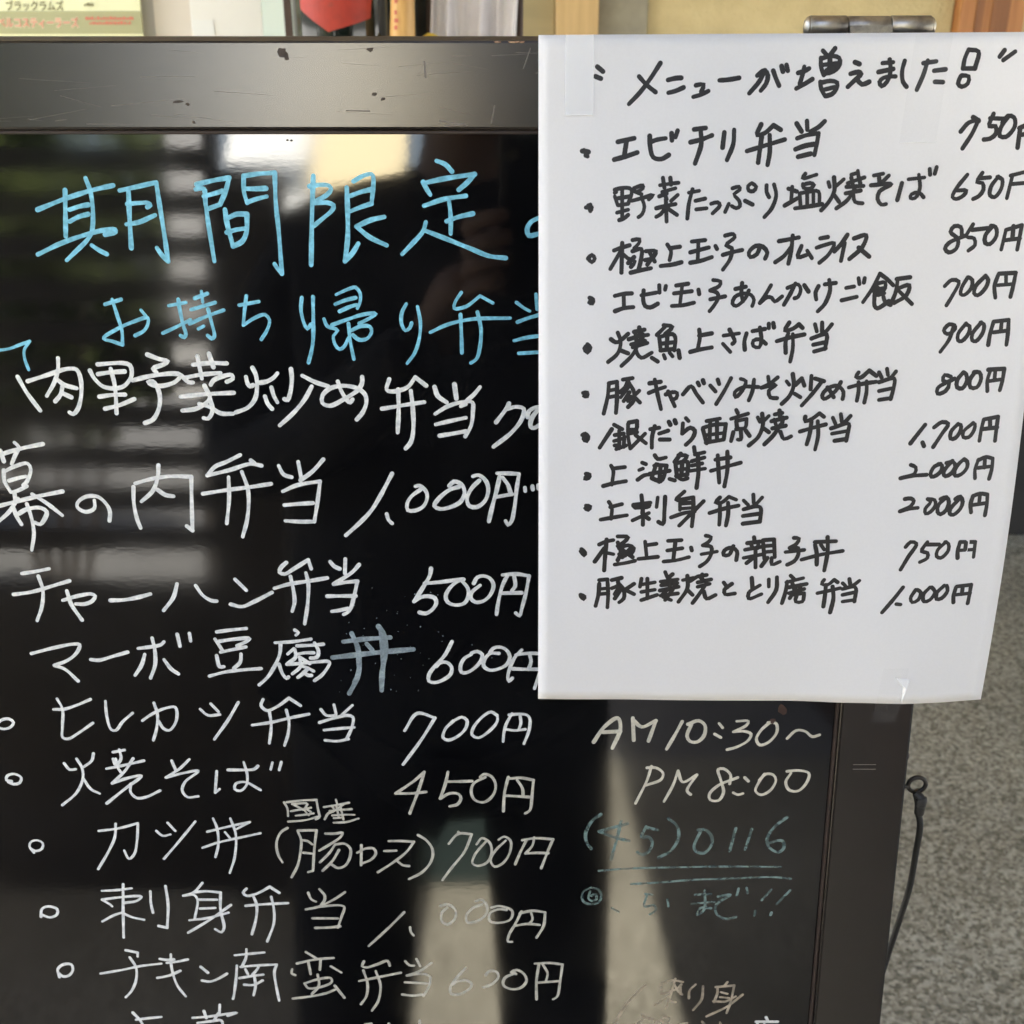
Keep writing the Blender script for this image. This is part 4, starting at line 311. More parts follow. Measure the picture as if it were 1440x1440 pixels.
# thin inner lip round the panel
def lip(x0, y0, x1, y1): return box('inner_lip', (x0, y0 + VB, -.002), (x1, y1 + VB, .0026), M['frame_dark'], board, bev=.0004)
lip(UL + FW, VT - FW - .0016, UR - FW, VT - FW - .0001)
lip(UL + FW + .0001, VBOT + FW + .021, UL + FW + .0012, VT - FW - .0017)
lip(UR - FW - .0014, VBOT + FW + .021, UR - FW - .0001, VT - FW - .0017)
# legs
for x0 in (UL, UR - FW): box('leg', (x0 + .002, 0.004, -.016), (x0 + FW - .002, VBOT + VB - .0002, HF - .002), M['frame_dark'], board, bev=.001)
# panel
box('panel', (UL + FW + .0003, VBOT + VB + FW + .0203, -.006), (UR - FW - .0003, VT + VB - FW - .0002, 0), M['acrylic'], board)
# rear frame, hinged at the top and leaning the other way (spread 13 degrees)
def rear(name, x0, y0, x1, y1, z0, z1, m='frame_dark', bev=.001):
    bm = bmesh.new(); bmbox(bm, x0, y0, z0, x1, y1, z1, bev=bev)
    piv = Vector((0, VT + VB, -.020)); rot = Matrix.Rotation(R(14), 4, 'X')
    for v in bm.verts:
        v.co = rot @ (v.co - piv) + piv
    return from_bm(name, bm, M[m], board)
T = VT + VB
rear('rear_top_rail', UL, T - FW, UR, T + .0009, -.040, -.0205)
for x0 in (UL, UR - FW):
    rear('rear_leg', x0, .012, x0 + FW, T - FW - .0002, -.040, -.0205)
rear('rear_bottom_rail', UL + FW + .0002, .15, UR - FW - .0002, .2, -.038, -.022)
# raised end of the rear rail with flaking paint
box('flaking_corner', (.150, T + .0010, -.030), (.1903, T + .0046, -.0200), M['frame_dark'], board, bev=.0006)
bm = bmesh.new(); rnd = random.Random(4)
def chipmesh(bm, cx, cy, z, sx, sy, n=9, th=.0002, rnd=rnd):
    vs = []
    for k in range(n):
        a = 2 * math.pi * k / n; r = rnd.uniform(.55, 1.15)
        vs.append((cx + sx * r * math.cos(a), cy + sy * r * math.sin(a)))
    top = [bm.verts.new((a, b, z + th)) for a, b in vs]; bot = [bm.verts.new((a, b, z - .0001)) for a, b in vs]
    bm.faces.new(top)
    for k in range(n): bm.faces.new((bot[k], bot[(k + 1) % n], top[(k + 1) % n], top[k]))
for cx, sx in ((.181, .004), (.188, .003), (.173, .002), (.1275, .0035), (.134, .003)):
    chipmesh(bm, cx, T + .0032 - (.0012 if cx < .15 else 0), -.0198 if cx > .15 else -.0196, sx, .0013)
tag(from_bm('paint_chips', bm, M['chip_pink'], board), kind='stuff')
bm = bmesh.new()
for cx, sx in ((.0008, .0028), (-.006, .0015), (.004, .0012)): chipmesh(bm, cx, T - .0008, HF, sx, .0004, th=.00015)
tag(from_bm('edge_chips', bm, M['chip'], board), kind='stuff')
bm = bmesh.new()
for cx, cy, sx, sy, rt in ((-.0966, -.0045, .0020, .0022, 0), (-.0950, -.0062, .0012, .0016, 0), (-.1400, -.0235, .0030, .0007, 0), (-.1365, -.0245, .0014, .0006, 0), (-.1345, -.0315, .0009, .0009, 0), (-.0612, -.0036, .0016, .0009, 0), (-.060, -.0205, .0014, .0008, 0), (-.0565, -.0225, .0014, .0008, 0), (-.0965, -.0385, .0006, .0004, 0)):
    chipmesh(bm, cx + .004, T + cy, HF, sx, sy, n=8, th=.0001)
tag(from_bm('gouges', bm, M['chip_dark'], board), kind='stuff')
bm = bmesh.new()
for (x0, y0), (x1, y1), w in (((-.0355, -.008), (-.0350, -.0145), .0004), ((.0075, -.003), (.0045, -.011), .0002), ((-.007, -.0250), (-.0085, -.0320), .0002), ((-.068, -.0270), (-.058, -.0272), .00025), ((-.030, -.0310), (-.018, -.0325), .0003), ((-.028, -.0330), (-.020, -.0325), .0002)):
    d = Vector((x1 - x0, y1 - y0)).normalized() * w; nn = Vector((-d.y, d.x))
    q = [bm.verts.new((a[0] + s * nn.x, a[1] + s * nn.y + T, HF + .00012)) for a, s in (((x0, y0), -1), ((x1, y1), -1), ((x1, y1), 1), ((x0, y0), 1))]
    bm.faces.new(q)
tag(from_bm('scratches', bm, M['scratch'], board), kind='stuff')
# scuffs near the lower right of the paper
bm = bmesh.new()
for cx, cy, sx, sy in ((.1295, -.0985, .0022, .0032), (.125, -.1045, .0016, .0014), (.110, -.0925, .009, .0012)):
    chipmesh(bm, cx, cy + VB, 0.0001, sx, sy, th=.0001)
tag(from_bm('brown_smudges', bm, mat('brown_smear', (.05, .022, .015), .7), board), kind='stuff')
bm = bmesh.new()
for cx, cy in ((.170, -.128), (.170, -.1255)):
    bmbox(bm, cx - .006, cy + VB, HF + .00005, cx + .005, cy + VB + .0003, HF + .0001)
tag(from_bm('scratches', bm, M['scratch'], board), kind='stuff')
# hinges
def hinge(cx):
    bm = bmesh.new(); y = T + .0078; z = -.024; r = .0045
    parts = [(-.0262, -.0105), (-.0102, .0078), (.0081, .0252)]
    hs = []
    for i, (a, b) in enumerate(parts):
        rr = r if i != 1 else r * .96
        tube(bm, [(cx + a, y, z), (cx + a + .0004, y, z), (cx + b - .0004, y, z), (cx + b, y, z)], [rr * .93, rr, rr, rr * .93], 24)
    h = from_bm('hinge', bm, M['steel'], board, True)
    for s in (-1, 1):
        bm = bmesh.new(); x = cx + (-.0262 if s < 0 else .0252)
        tube(bm, [(x, y, z), (x + s * .0008, y, z), (x + s * .0018, y, z), (x + s * .0024, y, z)], [r * .95, r * .85, r * .6, r * .15], 20)
        from_bm('pin_head', bm, M['steel'], h, True)
    bm = bmesh.new(); bmbox(bm, cx - .010, T - .03, -.0203, cx + .008, y, -.0188); bmbox(bm, cx - .026, T - .03, -.0416, cx + .025, T + .002, -.0402)
    from_bm('hinge_leaf', bm, M['steel'], h)
hinge(.1520); hinge(-.2940)
# eye screw and cord on the right side rail
ex, ey = .1990, -.1410 + VB
bm = bmesh.new()
pts = [(ex + .0043 * math.cos(a), ey + .0043 * math.sin(a), -.004 + .0006 * math.sin(a)) for a in [2 * math.pi * k / 22 for k in range(22)]]
pts.append(pts[0]); tube(bm, pts, .0011, 10, False)
tube(bm, [(UR - .002, ey - .001, -.004), (ex - .004, ey - .001, -.004)], .0011, 10)
from_bm('eye_screw', bm, mat('dark_iron', (.05, .045, .04), .45, metal=.7), board, True)
bm = bmesh.new(); tube(bm, [(UR - .001, -.1240 + VB, -.002), (UR + .0012, -.1240 + VB, -.002), (UR + .0022, -.1240 + VB, -.002)], [.0026, .0026, .0012], 14)
from_bm('screw_head', bm, M['frame_dark'], board, True)
# cord: knot at the eye, hanging down and back behind the board
def cubic(pts, n=14):
    out = []; P = [Vector(p) for p in pts]; P = [P[0] * 2 - P[1]] + P + [P[-1] * 2 - P[-2]]
    for i in range(1, len(P) - 2):
        for k in range(n):
            t = k / n; a, b, c, d = P[i - 1:i + 3]
            out.append(.5 * ((2 * b) + (c - a) * t + (2 * a - 5 * b + 4 * c - d) * t * t + (3 * b - a - 3 * c + d) * t ** 3))
    out.append(P[-2]); return out
bm = bmesh.new()
tube(bm, cubic([(ex - .001, ey - .0030, -.002), (.1993, VB - .1494, -.001), (.2006, VB - .1555, -.003), (.2036, VB - .1653, -.006), (.2053, VB - .1845, -.012), (.2063, VB - .2089, -.018), (.2050, VB - .2338, -.024), (.2034, VB - .2583, -.030), (.2005, VB - .2895, -.036), (.196, VB - .36, -.060), (.186, VB - .48, -.12)]), .0016, 12)
tube(bm, cubic([(ex - .0015, ey - .003, -.001), (ex + .0008, ey - .0045, .0010), (ex + .0010, ey - .008, .0008), (ex + .0014, ey - .014, -.001)]), [.0020] * 15 + [.0027] * 14 + [.0024] * 14, 12)
tube(bm, cubic([(ex + .001, ey - .004, -.006), (ex + .0030, ey - .009, -.005), (ex + .0026, ey - .014, -.004)]), .0016, 10)
from_bm('cord', bm, M['cord'], board, True)

# ---------------------------------------------------------------- handwriting
def smooth(pts):
    if len(pts) < 3: return [Vector(p) for p in pts]
    out = []; P = [Vector(p) for p in pts]; P = [P[0] * 2 - P[1]] + P + [P[-1] * 2 - P[-2]]
    for i in range(1, len(P) - 2):
        a, b, c, d = P[i - 1:i + 3]
        la, lb, lc = max((b - a).length, 1e-6) ** .5, max((c - b).length, 1e-6) ** .5, max((d - c).length, 1e-6) ** .5
        m1 = ((b - a) / la - (c - a) / (la + lb) + (c - b) / lb) * lb
        m2 = ((c - b) / lb - (d - b) / (lb + lc) + (d - c) / lc) * lb
        n = max(2, min(8, int((c - b).length / .0011)))
        for k in range(n):
            t = k / n
            out.append((2 * t ** 3 - 3 * t * t + 1) * b + (t ** 3 - 2 * t * t + t) * m1 + (-2 * t ** 3 + 3 * t * t) * c + (t ** 3 - t * t) * m2)
    out.append(P[-2]); return out
def strokes(name, data, wmm, z0, surf, m, parent, label, rnd, jit=.10):
    vs = []; fs = []; z = z0
    def add(x, y, zz):
        vs.append(surf(x, y, zz)); return len(vs) - 1
    for st in data.split('/'):
        segs = [[]]
        for tok in st.split(','):
            c = tok.endswith('!'); a, b = tok.rstrip('!').split(); p = (int(a) / 50000, int(b) / 50000)
            segs[-1].append(p)
            if c: segs.append([p])
        wst = wmm * .5e-3 * rnd.uniform(.93, 1.07)
        for sg in segs:
            if len(sg) < 1: continue
            if len(sg) == 1: continue
            pts = smooth(sg); n = len(pts); ph = rnd.uniform(0, 6); L = []; Rr = []
            z += .0000016
            ws = [wst * (1 + jit * math.sin(ph + k * .55) + rnd.uniform(-.04, .04)) for k in range(n)]
            for k, p in enumerate(pts):
                d = pts[min(k + 1, n - 1)] - pts[max(k - 1, 0)]
                if d.length < 1e-7: d = Vector((1, 0))
                d.normalize(); nn = Vector((-d.y, d.x)); zz = z + k * .0000002
                L.append(add(*(p + nn * ws[k]), zz)); Rr.append(add(*(p - nn * ws[k]), zz))
                if k in (0, n - 1):
                    s = -1 if k == 0 else 1; arc = []
                    for q in range(1, 6):
                        a = math.pi * q / 6
                        arc.append(add(*(p + nn * ws[k] * math.cos(a) + d * s * ws[k] * math.sin(a)), zz))
                    poly = [L[-1]] + arc + [Rr[-1]]
                    fs.append(poly if s < 0 else poly[::-1])
            for k in range(n - 1): fs.append((L[k], Rr[k], Rr[k + 1], L[k + 1]))
            z = z + n * .0000002
    me = bpy.data.meshes.new(name); me.from_pydata(vs, [], fs)
    o = link(name, me, M[m], parent)
    if label: o['label'] = label
    return o
def phrases(data, gap):             # split a written line where the pen left a wide space
    L = []
    for st in data.split('/'):
        xs = [int(t.rstrip('!').split()[0]) / 50000 for t in st.split(',')]
        L.append((min(xs), max(xs), st))
    L.sort(key=lambda q: q[0]); out = []; hi = None
    for a, b, st in L:
        if hi is None or a - hi > gap: out.append([])
        out[-1].append(st); hi = b if hi is None else max(hi, b)
    return ['/'.join(q) for q in out]
LAB = {
 'lightblue_heading': 'large light blue heading across the top of the board', 'lightblue_subheading': 'light blue take-away subheading',
 'lightblue_corner_stroke': 'light blue stroke at the left edge', 'white_meat_vegetable_line': 'white line with fried meat and vegetables lunch box',
 'white_makunouchi_line': 'white line priced 1,000 yen at half height', 'white_fried_rice_line': 'white fried rice line priced 500 yen',
 'white_mapo_tofu_line': 'white mapo tofu line priced 600 yen', 'grey_bowl_character': 'wiped grey bowl character',
 'white_fillet_cutlet_line': 'white fillet cutlet line priced 700 yen', 'white_yakisoba_line': 'white fried noodle line priced 450 yen',
 'white_katsudon_line': 'white cutlet bowl line with bracketed note, priced 700 yen', 'small_domestic_note': 'two small white characters above the bracket',
 'white_sashimi_line': 'white sashimi lunch box line', 'white_chicken_nanban_line': 'white chicken lunch box line priced 600 yen',
 'white_bottom_line': 'white line cut off at the bottom edge', 'opening_hours_lettering': 'bold cream opening time AM 10', 'opening_hours_thin_lettering': 'thin cream opening times', 
 'faded_phone_number': 'faded teal telephone number', 'faded_underline_lettering': 'two faded teal underlines', 'faded_until_lettering': 'faded teal words with exclamation marks',
 'tan_sashimi_note': 'small tan note at the bottom right', 'white_corner_note': 'small white character at the bottom right'}
def pdisp(u, v):
    du = (u - .0105) / .21; dv = (.2015 - v) / .297
    sv = math.sin(math.pi * min(max(dv, 0), 1.02) ** 1.25 * .93)
    return .0058 + .012 * sv * (.75 + .25 * math.sin(2.2 * du + .6)) + .004 * math.sin(math.pi * min(max(du, 0), 1)) * dv + .0025 * dv * math.exp(-((du - .78) / .16) ** 2) - .002 * dv * max(0, du - .9) * 10
paper = thing('menu_paper', P0, 'white paper sheet of black handwritten menu lines taped over the upper right of the board', 'paper sheet', rot=(TILT, 0, 0))
bm = bmesh.new(); NX, NY = 44, 60
PX0, PX1, PY0, PY1 = .0106, .2204, -.0888, .2012
BOT = [(0, -.0886), (.23, -.0876), (.55, -.0874), (.71, -.0882), (.85, -.0893), (1.001, -.0899)]
def bot(q):
    for (a, va), (b, vb) in zip(BOT, BOT[1:]):
        if q <= b: k = (q - a) / (b - a); k = k * k * (3 - 2 * k); return va + (vb - va) * k
    return BOT[-1][1]
g = []
for j in range(NY + 1):
    row = []
    for i in range(NX + 1):
        s, t = i / NX, j / NY; x = PX0 + (PX1 - PX0) * s + .0016 * t * (1 - s); y = PY1 + (bot(s) - PY1) * t + .0012 * s * (1 - t)
        row.append(bm.verts.new((x, y, pdisp(x, y))))
    g.append(row)
for j in range(NY):
    for i in range(NX): bm.faces.new((g[j][i], g[j + 1][i], g[j + 1][i + 1], g[j][i + 1]))
sheet = from_bm('sheet', bm, M['paper'], paper, True)
sm = sheet.modifiers.new('thickness', 'SOLIDIFY'); sm.thickness = .0001; sm.offset = -1
rnd = random.Random(11)
for n_, c_, w_, d_ in INK:
    if c_ == 'ink':
        for ph_ in phrases(d_, .0042): strokes('handwriting', ph_, w_ * .88, .00003, lambda x, y, z: (x, y, pdisp(x, y) + z), 'ink', paper, None, rnd, .06)
    else:
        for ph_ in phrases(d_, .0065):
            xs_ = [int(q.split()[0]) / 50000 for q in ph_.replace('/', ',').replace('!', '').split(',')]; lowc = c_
            if c_ == 'white' and n_.split('_')[1] in ('yakisoba', 'katsudon', 'domestic', 'sashimi', 'chicken', 'bottom') and sum(xs_) / len(xs_) > -.115: lowc = 'white_shade'
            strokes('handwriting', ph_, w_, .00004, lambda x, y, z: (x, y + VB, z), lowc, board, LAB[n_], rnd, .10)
# specks of marker dust round the wiped bowl character, faint wipe streaks
bm = bmesh.new(); rs = random.Random(5)
for k in range(46):
    cx, cy = -.055 + rs.gauss(0, .018), -.062 + rs.gauss(0, .014); chipmesh(bm, cx, cy + VB, .00002, rs.uniform(.00012, .0004), rs.uniform(.00012, .0004), n=6, th=.00003, rnd=rs)
tag(from_bm('marker_dust', bm, M['grey'], board), kind='stuff')
bm = bmesh.new()
for k in range(60):
    x0 = rs.uniform(UL, UR - .02); y0 = rs.uniform(T - FW + .002, T - .003); l = rs.uniform(.004, .03); w = rs.uniform(.00003, .00009); a = rs.gauss(0, .12)
    q = [bm.verts.new(p) for p in ((x0, y0 - w, HF + .00006), (x0 + l, y0 + l * a - w * .3, HF + .00006), (x0 + l, y0 + l * a + w * .3, HF + .00006), (x0, y0 + w, HF + .00006))]
    if y0 + l * a < T - .001 and y0 + l * a > T - FW + .001: bm.faces.new(q)
tag(from_bm('hairline_scratches', bm, M['scratch'], board), kind='stuff')
# clear tape strips
def tape(x0, y0, x1, y1, label, skew=0, m='tape', off=.00035):
    o = thing('tape_strip', P0, label, 'tape', 'clear tape strips holding the paper', rot=(TILT, 0, 0))
    bm = bmesh.new(); nx, ny = 8, 24; g = []
    for j in range(ny + 1):
        r_ = []
        for i in range(nx + 1):
            x = x0 + (x1 - x0) * i / nx + skew * j / ny; y = y0 + (y1 - y0) * j / ny
            inside = PX0 < x < PX1 and PY0 < y < PY1
            z = pdisp(x, max(min(y, PY1), PY0)) + off if y > PY0 else max(HF + .0002, pdisp(x, PY0) + off - (PY0 - y) * .35)
            r_.append(bm.verts.new((x, y, z + .00006 * math.sin(i * 2.1 + j * .9))))
        g.append(r_)
    for j in range(ny):
        for i in range(nx): bm.faces.new((g[j][i], g[j + 1][i], g[j + 1][i + 1], g[j][i + 1]))
    from_bm('film', bm, M[m], o, True)
    # torn edge catching the light
    bm = bmesh.new(); w = .00018
    tube(bm, [v.co.copy() for v in []] or [(x0 + skew, y1, pdisp(x0, y1) + .0005), ((x0 + x1) / 2 + skew, y1 + .0002, pdisp(x1, y1) + .0006), (x1 + skew, y1, pdisp(x1, y1) + .0005)], w, 6)
    if y1 > -.09: from_bm('torn_edge', bm, mat('tape_edge', (.9, .9, .9), .2), o)
    return o
tape(.0215, .2012, .0330, .1705, 'clear tape strip on the upper left corner of the paper', m='tape_sheen')
tape(.1620, .2022, .1770, .1600, 'clear tape strip on the upper right of the paper over its title', skew=-.004)
tape(.1700, -.0700, .1820, -.1000, 'clear tape strip at the bottom edge of the paper, running onto the frame', skew=-.002)
ct = [o for o in bpy.data.objects if o.name.startswith('tape_strip')][-1]
me = bpy.data.meshes.new('tape_glint')
zc = pdisp(.178, -.078)
me.from_pydata([(.1760, -.0748, zc + .0006), (.1830, -.0760, zc + .0007), (.1812, -.0800, zc + .0022), (.1800, -.0880, zc + .0006), (.1798, -.0795, zc + .0012)], [], [(0, 4, 2, 1), (4, 3, 2)])
link('tape_glint', me, M['tape_sheen'], ct)  # glint on the tape, built as a small white triangle

# ---------------------------------------------------------------- shelf behind the board with the things on it
shelf = thing('side_table', (-.45, 1.52, 0), 'brown wooden side table behind the board', 'table')
box('table_top', (-.60, -.2, 1.03), (.50, .25, 1.06), M['shelf'], shelf, bev=.003)
for x in (-.57, .43):
    for y in (-.17, .18): box('leg', (x, y, 0), (x + .04, y + .04, 1.0298), M['shelf'], shelf, bev=.002)
TZ = 1.06
# poster
pst = thing('poster', (-.60, 1.46, TZ), 'yellow poster with khaki bars and katakana lettering at the upper left', 'poster', rot=(R(-4), 0, 0))
def pb(name, x0, x1, z0, z1, d, m, label=None):
    o = box(name, (x0, -d, z0), (x1, -d + .0008, z1), M[m], pst)
    if label: o['label'] = label
    return o
box('backing', (-.22, 0, 0), (.1720, .004, .36), M['poster'], pst)

def text(name, body, size, loc, m, parent, xs=1, off=0, ext=0, label=None, align='LEFT', rot=(R(90), 0, 0)):
    c = bpy.data.curves.new(name, 'FONT'); c.body = body; c.size = size; c.align_x = align; c.offset = off; c.extrude = ext; c.resolution_u = 3
    t = bpy.data.objects.new(name, c); col.objects.link(t)
    dg = bpy.context.evaluated_depsgraph_get(); me = bpy.data.meshes.new_from_object(t.evaluated_get(dg))
    bpy.data.objects.remove(t); bpy.data.curves.remove(c); me.name = name
    me.materials.clear()
    o = link(name, me, M[m], parent, loc=loc, rot=rot); o.scale = (xs, 1, 1)
    if label: o['label'] = label
    return o
pb('khaki_bar', -.22, .1718, .2275, .2515, .0010, 'poster_bar')
pb('khaki_bar', -.22, .1718, .17, .194, .0010, 'poster_bar')
pb('khaki_bar', -.22, .1718, .285, .309, .0010, 'poster_bar')
text('lettering', 'ブラックラムズ', .0112, (.0170, -.0012, .2530), 'print_dark', pst, .86, .0002)
text('lettering', '神戸製鋼コベルコスティーラーズ', .0118, (-.0420, -.0014, .2350), 'print_cream', pst, .80, .0009)
text('lettering', '神戸製鋼コベルコスティーラーズ', .0118, (-.0420, -.0018, .2350), 'print_red', pst, .80, .0001)
text('lettering', 'サントリー サンゴリアス', .0118, (-.018, -.0012, .2130), 'print_dark', pst, .80, .0002)
for z, x0, x1, m in ((.2425, .108, .163, 'print_red'), (.2375, .112, .160, 'print_red'), (.2200, .118, .168, 'print_red'), (.2570, .108, .118, 'print_dark')):
    bm = bmesh.new(); x = x0; rr = random.Random(int(z * 1e4))
    while x < x1:
        w = rr.uniform(.0010, .0030); bmbox(bm, x, -.0016, z, x + w, -.0011, z + rr.uniform(.0018, .0034)); x += w + rr.uniform(.0006, .0014)
    tag(from_bm('small_print', bm, M[m], pst), kind='stuff')
# photo card and white board beside the poster
pc = thing('photo_card', (-.41, 1.475, TZ), 'grey framed photo card with a pinkish picture between the poster and the white panel', 'photo card', rot=(R(-5), 0, 0))
box('backing', (-.030, 0, 0), (.048, .003, .34), M['grey_card'], pc, bev=.0005)
box('print', (-.008, -.0012, .01), (.046, -.0003, .33), M['photo_print'], pc)
wp = thing('white_panel', (-.318, 1.46, TZ), 'white plastic panel with a pale green edge beside the photo card', 'panel', rot=(R(-3), 0, 0))
box('panel_face', (-.052, 0, 0), (.030, .004, .36), M['card'], wp, bev=.0006)
box('panel_edge', (.0305, -.001, 0), (.066, .006, .36), M['card_green'], wp, bev=.001)
box('sticker', (-.050, -.0012, .205), (-.026, -.0003, .242), M['label_white'], wp)
pl = box('wooden_slat', (-.262, 1.47, TZ), (-.238, 1.49, TZ + .42), M['darkwood'], None, bev=.001); tag(pl, 'dark brown wooden slat standing between the white panel and the bottle', 'slat')
# big dark bottle with red lozenge label
bt = thing('sake_bottle', (-.189, 1.42, TZ), 'large dark glass bottle with a red lozenge label', 'bottle')
bm = bmesh.new()
lathe(bm, [(.045, 0), (.052, .003), (.0545, .012), (.0545, .27), (.052, .30), (.040, .335), (.024, .37), (.0175, .40), (.0165, .46), (.0165, .47)], 64)
from_bm('body', bm, M['bottle'], bt, True)
bm = bmesh.new(); lathe(bm, [(.0185, .47), (.0185, .49), (.014, .494)], 32); from_bm('cap', bm, M['black_plastic'], bt, True)
def wraplabel(name, outline, m, rad, parent, z0, ang0=-90):
    # outline in (arc length, height); triangulated on a fine grid so that it follows the glass
    bm = bmesh.new(); vs = [bm.verts.new((x, y, 0)) for x, y in outline]; f = bm.faces.new(vs)
    for k in range(-14, 15):
        g = bm.verts[:] + bm.edges[:] + bm.faces[:]
        bmesh.ops.bisect_plane(bm, geom=g, plane_co=(k * .006, 0, 0), plane_no=(1, 0, 0))
    for v in bm.verts:
        a = R(ang0) + v.co.x / rad; v.co = Vector((rad * math.cos(a), rad * math.sin(a), z0 + v.co.y))
    return from_bm(name, bm, M[m], parent)
wraplabel('label', [(-.043, .022), (-.008, .000), (.040, .013), (.046, .060), (.008, .085), (-.046, .070)], 'label_red', .0547, bt, .2335)
rl = random.Random(8)
for k in range(9):
    cx, cy = rl.uniform(-.026, .030), rl.uniform(.022, .050)
    wraplabel('label_mark', [(cx + rl.uniform(.0015, .0045) * math.cos(q * 1.26), cy + rl.uniform(.0015, .004) * math.sin(q * 1.26)) for q in range(5)], 'label_ink', .0549, bt, .2335)
# darker jars behind
for x, y, r_, h_, lab in ((-.105, 1.50, .036, .40, 'black lacquered jar standing behind the bamboo piece'), (-.060, 1.56, .03, .36, 'black jar behind the white towel')):
    jr = thing('black_jar', (x, y, TZ), lab, 'jar'); bm = bmesh.new()
    lathe(bm, [(r_ * .9, 0), (r_, .006), (r_, h_ * .8), (r_ * .8, h_ * .9)], 40); from_bm('body', bm, M['black_plastic'], jr, True)
    bm = bmesh.new(); lathe(bm, [(r_ * .82, h_ * .9), (r_ * .82, h_ * .97), (r_ * .7, h_)], 32); from_bm('lid', bm, M['darkwood'], jr, True)
# bamboo stick
bs = thing('bamboo_stick', (-.128, 1.37, TZ), 'orange bamboo stick with red stamped marks in front of the black jar', 'stick', rot=(0, R(2.5), 0))
bm = bmesh.new(); tube(bm, [(0, 0, 0), (0, 0, .1), (0, 0, .104), (0, 0, .235), (0, 0, .3), (0, 0, .34)], [.016, .0145, .0152, .0135, .0115, .010], 24); from_bm('shaft', bm, M['bamboo'], bs, True)
for z, w in ((.236, .004), (.243, .005), (.251, .0035), (.262, .004)):
    wraplabel('stamp', [(-.006, 0), (-.006 + w, 0), (-.006 + w, .004), (-.006, .004)], 'brand', .0139, bs, z, -100)
yc = thing('yellow_bottle', (-.090, 1.40, TZ), 'small yellow capped bottle at the left edge of the towel', 'bottle'); bm = bmesh.new()
lathe(bm, [(.012, 0), (.014, .004), (.014, .165), (.009, .185), (.009, .190)], 24); from_bm('body', bm, M['yellow_cap'], yc, True)
bm = bmesh.new(); lathe(bm, [(.0100, .1905), (.0100, .220), (.008, .228), (.003, .231)], 24); from_bm('cap', bm, M['yellow_cap'], yc, True)
# towel over a small stand
tw = thing('towel', (-.043, 1.43, TZ), 'white cotton towel hanging in loose folds behind the top edge of the board', 'towel')
bm = bmesh.new(); g = []; nx, nz = 70, 40
for j in range(nz + 1):
    row = []; t = j / nz; z = .46 - .45 * t
    for i in range(nx + 1):
        s = i / nx; x = (-.041 + .086 * s) * (1 + .10 * math.sin(3 * t)) + .004 * math.sin(7 * t)
        y = .012 * math.sin(s * 17 + 2.2 * t) * (.4 + .6 * t) + .006 * math.sin(s * 31 - 3 * t + 1) - .012 * math.exp(-((s - .45 - .25 * (t - .4)) / .07) ** 2)
        row.append(bm.verts.new((x, y, z)))
    g.append(row)
for j in range(nz):
    for i in range(nx): bm.faces.new((g[j][i], g[j + 1][i], g[j + 1][i + 1], g[j][i + 1]))
o = from_bm('cloth', bm, M['towel'], tw, True); sm = o.modifiers.new('thickness', 'SOLIDIFY'); sm.thickness = .003
ts = thing('towel_stand', (-.043, 1.455, TZ), 'thin wooden rail the white towel hangs from', 'stand')
bm = bmesh.new(); tube(bm, [(-.055, -.02, .458), (.055, -.02, .458)], .004, 12); from_bm('rail', bm, M['darkwood'], ts, True)
for x in (-.052, .052):
    bm = bmesh.new(); tube(bm, [(x, .012, 0), (x, .012, .47)], .004, 10); from_bm('post', bm, M['darkwood'], ts, True)

# ---------------------------------------------------------------- in front of the board (seen mirrored in the black panel)
fence = thing('slat_fence', (-.602, -1.45, 0), 'dark timber slat fence at the left front of the porch', 'fence')
FX = -3.4
box('base_panel', (FX, -.02, 0), (-.02, .02, .690), M['slat'], fence, bev=.003)
zs = [.757 + .0865 * k for k in range(-1, 15)]
sme = bpy.data.meshes.new('slat'); bb = bmesh.new(); bmbox(bb, FX, -.011, 0, -.021, .011, .047, bev=.002, seg=1); bb.to_mesh(sme); bb.free(); sme.materials.append(M['slat'])
for z in zs[1:]: link('slat', sme, None, fence, loc=(0, 0, z), rot=(0, 0, 0))
box('end_stile', (-.0195, -.03, 0), (0, .03, zs[-1] + .06), M['slat'], fence, bev=.002)
for x in (-1.3, -2.4, -3.4): box('fence_post', (x - .03, -.085, 0), (x + .03, -.0215, zs[-1] + .05), M['slat'], fence, bev=.003)
pil = thing('square_pillar', (-.532, -1.45, 0), 'short square dark pillar beside the end of the slat fence', 'pillar')
box('shaft', (-.063, -.06, 0), (.063, .06, 1.50), M['slat'], pil, bev=.004); box('cap', (-.07, -.067, 1.5005), (.07, .067, 1.53), M['slat'], pil, bev=.004)
lw = thing('low_wall', (0, -1.50, 0), 'low dark kerb wall along the front of the porch', 'wall')
box('kerb', (-.47, -.05, 0), (.14, .05, .30), M['lowwall'], lw, bev=.005)
wpst = thing('notice_board', (-1.05, -3.0, -.004), 'narrow white notice board on a thin dark post behind the slat fence', 'notice board')
box('board_face', (-.085, -.02, 1.0), (.085, .02, 2.1), M['post_white'], wpst, bev=.004); box('post', (-.02, -.06, 0), (.02, -.0205, 2.0), M['slat'], wpst)
